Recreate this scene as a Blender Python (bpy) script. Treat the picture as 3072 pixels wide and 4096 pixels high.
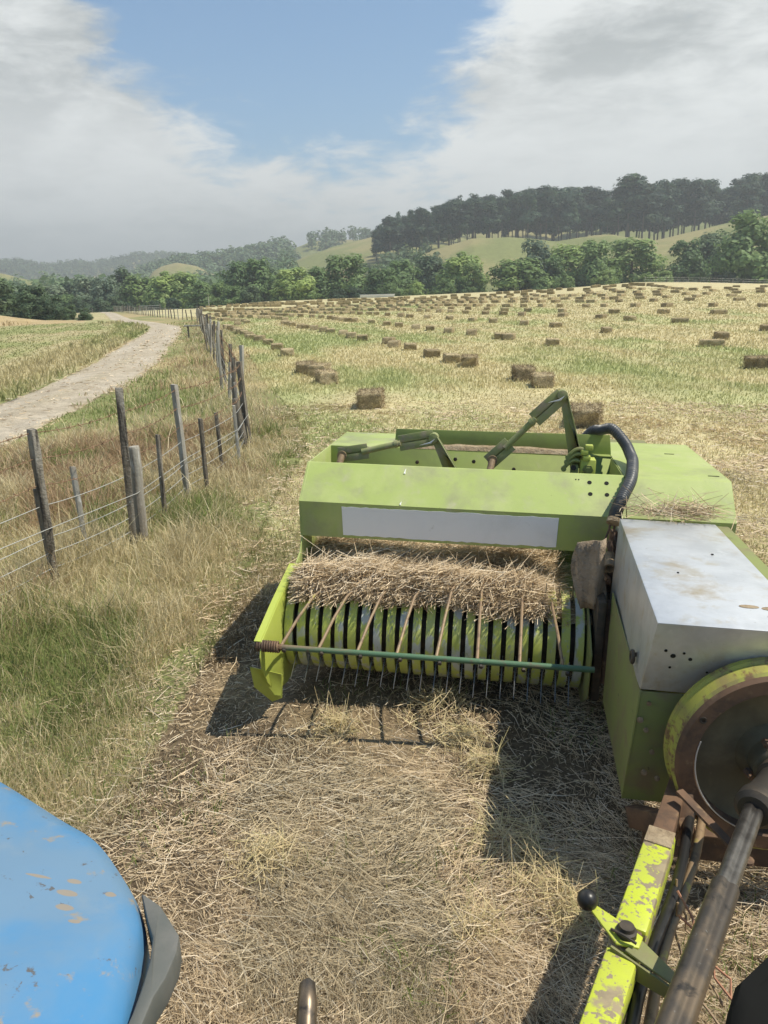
import bpy, bmesh, math, random
import numpy as np
from mathutils import Vector, Matrix
random.seed(7); RNG=np.random.default_rng(11)
for o in list(bpy.data.objects): bpy.data.objects.remove(o)
sc=bpy.context.scene; COL=sc.collection
R=math.radians
# ---------------------------------------------------------------- camera
CAMH=2.2; PITCH=15.87; ROLL=1.5
cam=bpy.data.cameras.new('camera'); camo=bpy.data.objects.new('camera',cam); COL.objects.link(camo); sc.camera=camo
cam.sensor_fit='VERTICAL'; cam.sensor_height=24; cam.sensor_width=18; cam.lens=24*770/1024
cam.clip_start=.05; cam.clip_end=9000
_f=Vector((0,math.cos(R(PITCH)),-math.sin(R(PITCH)))); _u0=Vector((0,math.sin(R(PITCH)),math.cos(R(PITCH)))); _r0=Vector((1,0,0))
_r=_r0*math.cos(R(ROLL))-_u0*math.sin(R(ROLL)); _u=_u0*math.cos(R(ROLL))+_r0*math.sin(R(ROLL))
camo.matrix_world=Matrix(((_r.x,_u.x,-_f.x,0),(_r.y,_u.y,-_f.y,0),(_r.z,_u.z,-_f.z,CAMH),(0,0,0,1)))
# ---------------------------------------------------------------- sun, sky, exposure
SUN=Vector((.49,-.08,.87)).normalized()
SUN_ELEV=math.asin(SUN.z); SUN_AZ=math.atan2(SUN.x,SUN.y)
sl=bpy.data.lights.new('sun','SUN'); sl.energy=5.0; sl.angle=R(.5); sl.color=(1,.93,.79)
so=bpy.data.objects.new('sun',sl); COL.objects.link(so); so.location=(20,-5,40)
so.rotation_euler=(-SUN).to_track_quat('-Z','Y').to_euler()
sc.view_settings.view_transform='Standard'; sc.view_settings.look='None'; sc.view_settings.gamma=1
sc.view_settings.use_curve_mapping=False; sc.view_settings.exposure=0.28
try:
    sc.cycles.max_bounces=6; sc.cycles.volume_bounces=0; sc.cycles.transparent_max_bounces=6
    sc.cycles.volume_step_rate=10; sc.cycles.volume_max_steps=32
except Exception: pass

class NT:
    """small helper round a node tree"""
    def __init__(s,tree): s.t=tree; s.n=tree.nodes; s.l=tree.links
    def a(s,typ,**k):
        n=s.n.new(typ)
        for q,v in k.items():
            if q=='inp':
                for a,b in v.items():
                    if hasattr(b,'bl_idname') and not hasattr(b,'is_output'): b=b.outputs[0]
                    if hasattr(b,'is_output'): s.l.new(b,n.inputs[a])
                    else: n.inputs[a].default_value=b
            else: setattr(n,q,v)
        return n
    def m(s,op,a,b=0.,c=0.,clamp=False):
        n=s.n.new('ShaderNodeMath'); n.operation=op; n.use_clamp=clamp
        for i,v in enumerate((a,b,c)):
            if hasattr(v,'is_output'): s.l.new(v,n.inputs[i])
            else: n.inputs[i].default_value=v
        return n.outputs[0]
    def mix(s,f,a,b,mode='MIX'):
        n=s.n.new('ShaderNodeMix'); n.data_type='RGBA'; n.blend_type=mode
        for i,v in ((0,f),(6,a),(7,b)):
            if hasattr(v,'is_output'): s.l.new(v,n.inputs[i])
            else: n.inputs[i].default_value=(tuple(v)+(1,))[:4] if isinstance(v,(tuple,list)) else v
        return n.outputs[2]
    def noise(s,scale,vec=None,detail=4.,rough=.6,dist=0.):
        n=s.a('ShaderNodeTexNoise'); n.inputs['Scale'].default_value=scale; n.inputs['Detail'].default_value=detail
        n.inputs['Roughness'].default_value=rough; n.inputs['Distortion'].default_value=dist
        if vec is not None: s.l.new(vec,n.inputs['Vector'])
        return n.outputs[0]
    def ramp(s,f,a,b): # smooth step
        n=s.a('ShaderNodeMapRange',interpolation_type='SMOOTHSTEP'); s.l.new(f,n.inputs[0]); n.inputs[1].default_value=a; n.inputs[2].default_value=b
        return n.outputs[0]
    def mapping(s,vec,scale=(1,1,1),loc=(0,0,0),rot=(0,0,0)):
        n=s.a('ShaderNodeMapping'); s.l.new(vec,n.inputs[0]); n.inputs['Scale'].default_value=scale; n.inputs['Location'].default_value=loc; n.inputs['Rotation'].default_value=rot
        return n.outputs[0]

w=bpy.data.worlds.new('World'); sc.world=w; w.use_nodes=True
t=NT(w.node_tree); t.n.clear()
sky=t.a('ShaderNodeTexSky',sky_type='NISHITA'); sky.sun_disc=False; sky.sun_elevation=SUN_ELEV; sky.sun_rotation=SUN_AZ
sky.air_density=1.0; sky.dust_density=.3; sky.ozone_density=3.0
tc=t.a('ShaderNodeTexCoord'); D=tc.outputs['Generated']
sep=t.a('ShaderNodeSeparateXYZ',inp={0:D}); dx,dy,dz=sep.outputs
den=t.m('ADD',t.m('MAXIMUM',dz,0.),.42)
pv=t.a('ShaderNodeCombineXYZ',inp={0:t.m('DIVIDE',dx,den),1:t.m('DIVIDE',dy,den),2:t.m('MULTIPLY',dz,1.6)})
big=t.noise(2.3,t.mapping(pv.outputs[0],(1,1,1.1),(3.1,1.7,0)),7.,.55,.25)
fine=t.noise(7.5,t.mapping(pv.outputs[0],(1,1,2.5),(8.3,4.1,0)),8.,.62,.3)
cov=t.m('ADD',t.m('MULTIPLY',big,.52),t.m('MULTIPLY',fine,.56))
# the open blue patch of sky above the valley
ex=t.m('DIVIDE',t.m('SUBTRACT',dx,-.07),.265); ez=t.m('DIVIDE',t.m('SUBTRACT',dz,.50),.39)
el=t.m('SQRT',t.m('ADD',t.m('MULTIPLY',ex,ex),t.m('MULTIPLY',ez,ez)))
hole=t.m('SUBTRACT',1.,t.ramp(el,.55,1.25))
front=t.ramp(dy,0.,.3)
cov=t.m('SUBTRACT',t.m('ADD',cov,.17),t.m('MULTIPLY',t.m('MULTIPLY',hole,front),.43))
cov=t.m('SUBTRACT',cov,t.m('MULTIPLY',t.m('SUBTRACT',1.,t.ramp(dy,-.1,.4)),.30))  # cloud removed behind the camera and overhead, unseen, to lower the fill light
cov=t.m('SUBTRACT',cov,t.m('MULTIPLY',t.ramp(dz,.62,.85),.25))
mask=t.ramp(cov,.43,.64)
shade=t.m('ADD',t.m('MULTIPLY',t.noise(2.0,t.mapping(pv.outputs[0],(1,1,2.6),(1.3,9.2,0)),6.,.58,.3),.75),t.m('MULTIPLY',fine,.5))
ccol=t.mix(t.ramp(shade,.46,.72),(.36,.385,.39),(.82,.84,.83))
lowb=t.ramp(dz,.0,.14)
ccol=t.mix(lowb,t.mix(.6,ccol,(.55,.61,.62)),ccol)
band=t.m('MULTIPLY',t.ramp(dz,.05,.13),t.m('SUBTRACT',1.,t.ramp(dz,.15,.26)))
ccol=t.mix(t.m('MULTIPLY',band,.65),ccol,(.90,.915,.905))
skyc=t.mix(1.,sky.outputs[0],(.47,.90,1.08),'MULTIPLY')
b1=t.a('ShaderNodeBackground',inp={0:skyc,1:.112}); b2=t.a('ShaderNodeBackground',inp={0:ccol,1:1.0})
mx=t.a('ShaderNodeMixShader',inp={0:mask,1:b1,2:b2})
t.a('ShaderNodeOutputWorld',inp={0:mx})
w.cycles.sampling_method='MANUAL'; w.cycles.sample_map_resolution=512

# ---------------------------------------------------------------- materials
def mat(name,col,rough=.7,metal=0.,noise=None,bump=None,extra=None,spec=.4):
    """noise: list of (scale, colour, lo, hi[, stretch]) layers mixed over col"""
    m=bpy.data.materials.new(name); m.use_nodes=True; k=NT(m.node_tree)
    b=k.n['Principled BSDF']; b.inputs['Roughness'].default_value=rough; b.inputs['Metallic'].default_value=metal
    b.inputs['Specular IOR Level'].default_value=spec
    tc=k.a('ShaderNodeTexCoord'); V=tc.outputs['Object']
    c=None
    for i,l in enumerate(noise or []):
        v=k.mapping(V,l[4] if len(l)>4 else (1,1,1),(i*3.7,i*1.9,i*5.3))
        f=k.ramp(k.noise(l[0],v,6.,.62,.2),l[2],l[3])
        c=k.mix(f,c if c is not None else col,l[1])
    if c is None: b.inputs['Base Color'].default_value=tuple(col)+(1,)
    else: k.l.new(c,b.inputs['Base Color'])
    if bump:
        bn=k.a('ShaderNodeBump',inp={'Height':k.noise(bump[0],V,5.,.6),'Strength':bump[1],'Distance':bump[2]})
        k.l.new(bn.outputs[0],b.inputs['Normal'])
    return m
def vmat(name,rough=.85,noise=None,trans=0.,bump=None,spec=.2,vary=None):
    """colour from the Col attribute (true colour of each blade, clump or patch) times fine noise"""
    m=bpy.data.materials.new(name); m.use_nodes=True; k=NT(m.node_tree)
    b=k.n['Principled BSDF']; b.inputs['Roughness'].default_value=rough; b.inputs['Specular IOR Level'].default_value=spec
    at=k.a('ShaderNodeAttribute',attribute_name='Col'); c=at.outputs['Color']
    geo=k.a('ShaderNodeNewGeometry'); P=geo.outputs['Position']
    for (s,lo,hi,a,bb) in noise or []:
        f=k.ramp(k.noise(s,P,5.,.65),lo,hi); c=k.mix(1.,c,k.mix(f,(a,a,a),(bb,bb,bb)),'MULTIPLY')
    if vary: # each copy its own tone
        oi=k.a('ShaderNodeObjectInfo'); c=k.mix(1.,c,k.mix(oi.outputs['Random'],vary[0],vary[1]),'MULTIPLY')
    k.l.new(c,b.inputs['Base Color'])
    if bump:
        bn=k.a('ShaderNodeBump',inp={'Height':k.noise(bump[0],P,5.,.7),'Strength':bump[1],'Distance':bump[2]}); k.l.new(bn.outputs[0],b.inputs['Normal'])
    if trans:
        tr=k.a('ShaderNodeBsdfTranslucent'); k.l.new(c,tr.inputs[0])
        mxn=k.a('ShaderNodeMixShader',inp={0:trans,1:b.outputs[0],2:tr.outputs[0]}); k.l.new(mxn.outputs[0],k.n['Material Output'].inputs[0])
    return m
# ---------------------------------------------------------------- objects and meshes
def tag(o,label=None,cat=None,group=None,kind=None):
    if label: o['label']=label
    if cat: o['category']=cat
    if group: o['group']=group
    if kind: o['kind']=kind
    return o
def link(name,me,parent=None):
    o=bpy.data.objects.new(name,me); COL.objects.link(o)
    if parent is not None: o.parent=parent
    return o
def empty(name,loc=(0,0,0)):
    o=bpy.data.objects.new(name,None); COL.objects.link(o); o.location=loc; o.empty_display_size=.2; return o
def npmesh(name,verts,loops,sizes,material,col=None,smooth=False):
    """fast mesh from numpy arrays; col = per-vertex rgb"""
    me=bpy.data.meshes.new(name); nv=len(verts); nl=len(loops); nf=len(sizes)
    me.vertices.add(nv); me.loops.add(nl); me.polygons.add(nf)
    me.vertices.foreach_set('co',np.asarray(verts,np.float32).ravel())
    me.loops.foreach_set('vertex_index',np.asarray(loops,np.int32))
    st=np.concatenate([[0],np.cumsum(sizes)[:-1]]).astype(np.int32)
    me.polygons.foreach_set('loop_start',st)
    if smooth: me.polygons.foreach_set('use_smooth',np.ones(nf,bool))
    if col is not None:
        ca=me.color_attributes.new('Col','FLOAT_COLOR','POINT')
        c4=np.ones((nv,4),np.float32); c4[:,:3]=col; ca.data.foreach_set('color',c4.ravel())
    me.update(calc_edges=True)
    if material: me.materials.append(material)
    return me
class MB:
    """collects solid shapes into one mesh"""
    def __init__(s): s.v=[]; s.f=[]; s.mi=[]; s.cur=0
    def add(s,vs,fs):
        o=len(s.v); s.v+= [tuple(v) for v in vs]; s.f+=[tuple(o+i for i in f) for f in fs]; s.mi+=[s.cur]*len(fs); return s
    def box(s,a,b):
        x0,y0,z0=a; x1,y1,z1=b
        return s.add([(x0,y0,z0),(x1,y0,z0),(x1,y1,z0),(x0,y1,z0),(x0,y0,z1),(x1,y0,z1),(x1,y1,z1),(x0,y1,z1)],
            [(0,3,2,1),(4,5,6,7),(0,1,5,4),(1,2,6,5),(2,3,7,6),(3,0,4,7)])
    def slab(s,poly,off):
        """polygon extruded by the vector off"""
        n=len(poly); off=Vector(off); P=[Vector(p) for p in poly]
        return s.add(P+[p+off for p in P],[tuple(range(n))[::-1],tuple(range(n,2*n))]+[(i,(i+1)%n,n+(i+1)%n,n+i) for i in range(n)])
    def bar(s,a,b,wd,ht,up=(0,0,1)):
        a=Vector(a); b=Vector(b); d=(b-a).normalized(); sd=d.cross(Vector(up)).normalized(); u=sd.cross(d)
        vs=[]
        for p in (a,b):
            for i,j in ((-1,-1),(1,-1),(1,1),(-1,1)): vs.append(p+sd*(i*wd/2)+u*(j*ht/2))
        return s.add(vs,[(0,1,2,3),(7,6,5,4),(0,4,5,1),(1,5,6,2),(2,6,7,3),(3,7,4,0)])
    def tube(s,pts,r,n=10,cap=True,closed=False):
        pts=[Vector(p) for p in pts]; rs=r if isinstance(r,(list,tuple)) else [r]*len(pts)
        prev=None; vs=[]; L=len(pts)
        for i,p in enumerate(pts):
            d=(pts[min(i+1,L-1)]-pts[max(i-1,0)])
            if closed: d=pts[(i+1)%L]-pts[i-1]
            d.normalize()
            if prev is None:
                u=d.cross(Vector((0,0,1)));
                if u.length<.05: u=d.cross(Vector((0,1,0)))
                u.normalize()
            else: u=(prev-d*prev.dot(d)).normalized()
            prev=u; v=d.cross(u)
            for k in range(n):
                a=2*math.pi*k/n; vs.append(p+u*(rs[i]*math.cos(a))+v*(rs[i]*math.sin(a)))
        fs=[]
        for i in range(L if closed else L-1):
            for k in range(n):
                j=(i+1)%L; fs.append((i*n+k,i*n+(k+1)%n,j*n+(k+1)%n,j*n+k))
        if cap and not closed: fs+= [tuple(range(n))[::-1],tuple((L-1)*n+k for k in range(n))]
        return s.add(vs,fs)
    def lathe(s,c,ax,prof,n=32,closed=False):
        """profile (along, radius) turned round the axis ax through c"""
        c=Vector(c); ax=Vector(ax).normalized(); u=ax.cross(Vector((0,0,1)));
        if u.length<.05: u=Vector((1,0,0))
        u.normalize(); v=ax.cross(u); vs=[]; m=len(prof)
        for a,r in prof:
            for k in range(n):
                t_=2*math.pi*k/n; vs.append(c+ax*a+u*(r*math.cos(t_))+v*(r*math.sin(t_)))
        fs=[]
        for i in range(m if closed else m-1):
            for k in range(n): j=(i+1)%m; fs.append((i*n+k,i*n+(k+1)%n,j*n+(k+1)%n,j*n+k))
        if not closed: fs+=[tuple(range(n))[::-1],tuple((m-1)*n+k for k in range(n))]
        return s.add(vs,fs)
    def ball(s,c,r,n=12,m=8,sq=(1,1,1)):
        vs=[];fs=[];c=Vector(c)
        for i in range(m+1):
            p=math.pi*i/m
            for k in range(n):
                a=2*math.pi*k/n; vs.append(c+Vector((r*sq[0]*math.sin(p)*math.cos(a),r*sq[1]*math.sin(p)*math.sin(a),r*sq[2]*math.cos(p))))
        for i in range(m):
            for k in range(n): fs.append((i*n+k,(i+1)*n+k,(i+1)*n+(k+1)%n,i*n+(k+1)%n))
        return s.add(vs,fs)
    def build(s,name,mats,parent=None,bevel=0.,smooth=False,ang=40):
        me=bpy.data.meshes.new(name); me.from_pydata(s.v,[],s.f)
        mats=mats if isinstance(mats,(list,tuple)) else [mats]
        for q in mats: me.materials.append(q)
        if len(mats)>1: me.polygons.foreach_set('material_index',s.mi)
        bm=bmesh.new(); bm.from_mesh(me)
        bmesh.ops.remove_doubles(bm,verts=bm.verts,dist=1e-5)
        bmesh.ops.recalc_face_normals(bm,faces=bm.faces)
        if bevel:
            ed=[e for e in bm.edges if len(e.link_faces)==2 and e.calc_face_angle(0)>R(28)]
            bmesh.ops.bevel(bm,geom=ed,offset=bevel,segments=2,affect='EDGES',profile=.5,clamp_overlap=True)
        if smooth or bevel:
            for f in bm.faces: f.smooth=True
            for e in bm.edges:
                if len(e.link_faces)==2 and e.calc_face_angle(0)>R(ang): e.smooth=False
        bm.to_mesh(me); bm.free(); me.update()
        return link(name,me,parent)
# value noise for colour and scatter
def vnoise(x,y,seed=0):
    x=np.asarray(x,float); y=np.asarray(y,float)
    xi=np.floor(x).astype(np.int64); yi=np.floor(y).astype(np.int64); fx=x-xi; fy=y-yi
    fx=fx*fx*(3-2*fx); fy=fy*fy*(3-2*fy)
    def h(a,b):
        n=(a*374761393+b*668265263+seed*1442695041)&0xffffffff
        n=((n^(n>>13))*1274126177)&0xffffffff
        return ((n^(n>>16))&0xffff)/65535.
    return (h(xi,yi)*(1-fx)+h(xi+1,yi)*fx)*(1-fy)+(h(xi,yi+1)*(1-fx)+h(xi+1,yi+1)*fx)*fy
def fbm(x,y,seed=0,o=4):
    s=0;a=.5;n=0
    for i in range(o): s=s+a*vnoise(x*2**i+i*17.3,y*2**i-i*9.1,seed+i); n+=a; a*=.55
    return s/n
HX=np.array([-600,0,104,199,271,384,500,560,640,700,768,1000,1600.]);HE=np.array([0,0,-.1,.1,1.1,1.4,1.9,2.1,2.85,2.6,2.1,2,1.5])
def sm(t):
    t=np.clip(t,0,1);return t*t*(3-2*t)
# ridges: distance, near width, far width, crest as (azimuth px, horizon px rows)
RIDGES=[
 (600,200,300,[(-900,300),(330,285),(384,252),(430,240),(477,229),(514,228),(560,230),(615,226),(657,228),(685,222),(731,212),(768,209),(850,202),(1100,202),(1800,240)]),
 (400,175,300,[(-900,300),(250,300),(330,292),(384,272),(430,257),(477,243),(514,242),(560,246),(615,239),(657,243),(685,235),(731,226),(768,222),(850,214),(1100,212),(1800,240)]),
 (560,250,200,[(-900,300),(225,300),(287,270),(310,259),(340,249),(384,239),(440,236),(520,243),(700,250),(1800,270)]),
 (820,200,300,[(-900,300),(120,296),(150,280),(185,269),(222,266),(264,258),(296,252),(319,244),(352,243),(390,241),(480,246),(1800,270)]),
 (620,60,80,[(-900,300),(145,298),(160,274),(172,267.5),(186,264),(205,267),(222,276),(240,298),(1800,300)]),
 (1500,400,500,[(-1800,255),(-300,266),(0,268),(30,268),(60,272),(85,269),(110,269),(140,263),(170,260),(190,262),(240,270),(400,290),(1800,290)]),
 (520,160,150,[(-1800,270),(-300,262),(-60,270),(8,276),(46,284),(90,297),(300,300),(1800,300)]),
]
def hillh(x,y):
    x=np.asarray(x,float);y=np.asarray(y,float)
    r=np.hypot(x,y);th=np.arctan2(x,y)
    px=384+800*np.tan(np.clip(th,-1.15,1.15))
    fwd=sm((1.2-np.abs(th))/.25)
    h=np.interp(px,HX,HE)*sm((r-20)/118)
    h=h-2.2*sm((r-168)/40)*fwd*0.6
    hor=293-.0262*(px-384)
    best=h.copy()
    for R,wn,wf,c in RIDGES:
        cx=[a for a,b in c];cy=[b for a,b in c]
        e=(hor-np.interp(px,cx,cy))/np.hypot(800,(px-384)*.96)
        H=2.2+R*e
        t=(r-R)
        g=np.where(t<0,sm(1+t/wn),sm(1-t/wf))
        best=np.maximum(best,h*(1-g)+H*g*fwd+h*g*(1-fwd))
    # small bank on the left with dry grass
    bx,by=-52.,88.
    d=np.hypot((x-bx)/18,(y-by)/13)
    best=best+1.9*sm(1-d)
    return best
BALES_NAMED="near,-0.2,15.5,0.54;fence0,-1.4,20.1,0.55;fence1,-1.7,21.9,0.68;fence2,-2.2,22.9,0.35;fence3,-3.5,29.7,0.46;fence4,-4.3,33.0,0.38;fence5,-5.1,36.1,0.41;fence6,-5.9,38.8,0.59;fence7,-6.6,40.7,0.44;fence8,-7.1,43.0,0.53;fence9,-7.7,45.1,0.41;fence10,-8.3,47.2,0.40;fence11,-8.8,49.1,0.34;fence12,-9.3,50.8,0.35;fence13,-9.9,53.0,0.36;fence14,-10.4,54.5,0.29;fence15,-10.7,55.5,0.25;fencb0,-10.5,58.9,0.27;fencb1,-10.1,60.7,0.46;fencb2,-10.8,63.4,0.43;fencb3,-11.7,65.7,0.35;fencb4,-12.4,67.3,0.31;fencb5,-13.5,69.9,0.64;fencb6,-14.1,71.6,0.43;fencb7,-15.6,75.4,0.69;fencb8,-16.8,78.5,0.36;fencb9,-17.8,80.5,0.37;second0,-0.8,37.0,0.37;second1,-1.4,39.3,0.48;second2,-1.9,41.7,0.41;second3,-2.7,43.8,0.53;second4,-3.2,45.4,0.45;second5,-3.9,47.5,0.43;second6,-4.6,49.4,0.45;second7,-5.0,50.5,0.27;second8,-5.8,53.1,0.36;second9,-6.3,54.5,0.29;second10,-6.7,56.0,0.43;second11,-7.3,61.9,0.33;third0,-0.5,53.0,0.48;third1,-1.7,56.0,0.43;third2,-2.2,56.9,0.39;third3,-2.7,58.1,0.40;third4,-3.3,59.8,0.45;third5,-3.8,61.9,0.33;third6,-4.6,63.6,0.43;third7,-5.5,65.5,0.28;third8,-6.6,67.2,0.39;third9,-8.0,64.0,0.29;third10,-8.7,65.9,0.30;third11,-9.4,66.8,0.35;third12,-10.1,68.0,0.26;third13,-11.3,70.8,0.38;third14,-12.6,73.7,0.42;third15,-13.7,76.0,0.40;third16,-15.4,80.3,0.37;third17,-16.6,82.6,0.38;right,10.2,20.7,0.90;broken,3.4,12.8,0.47"
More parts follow.
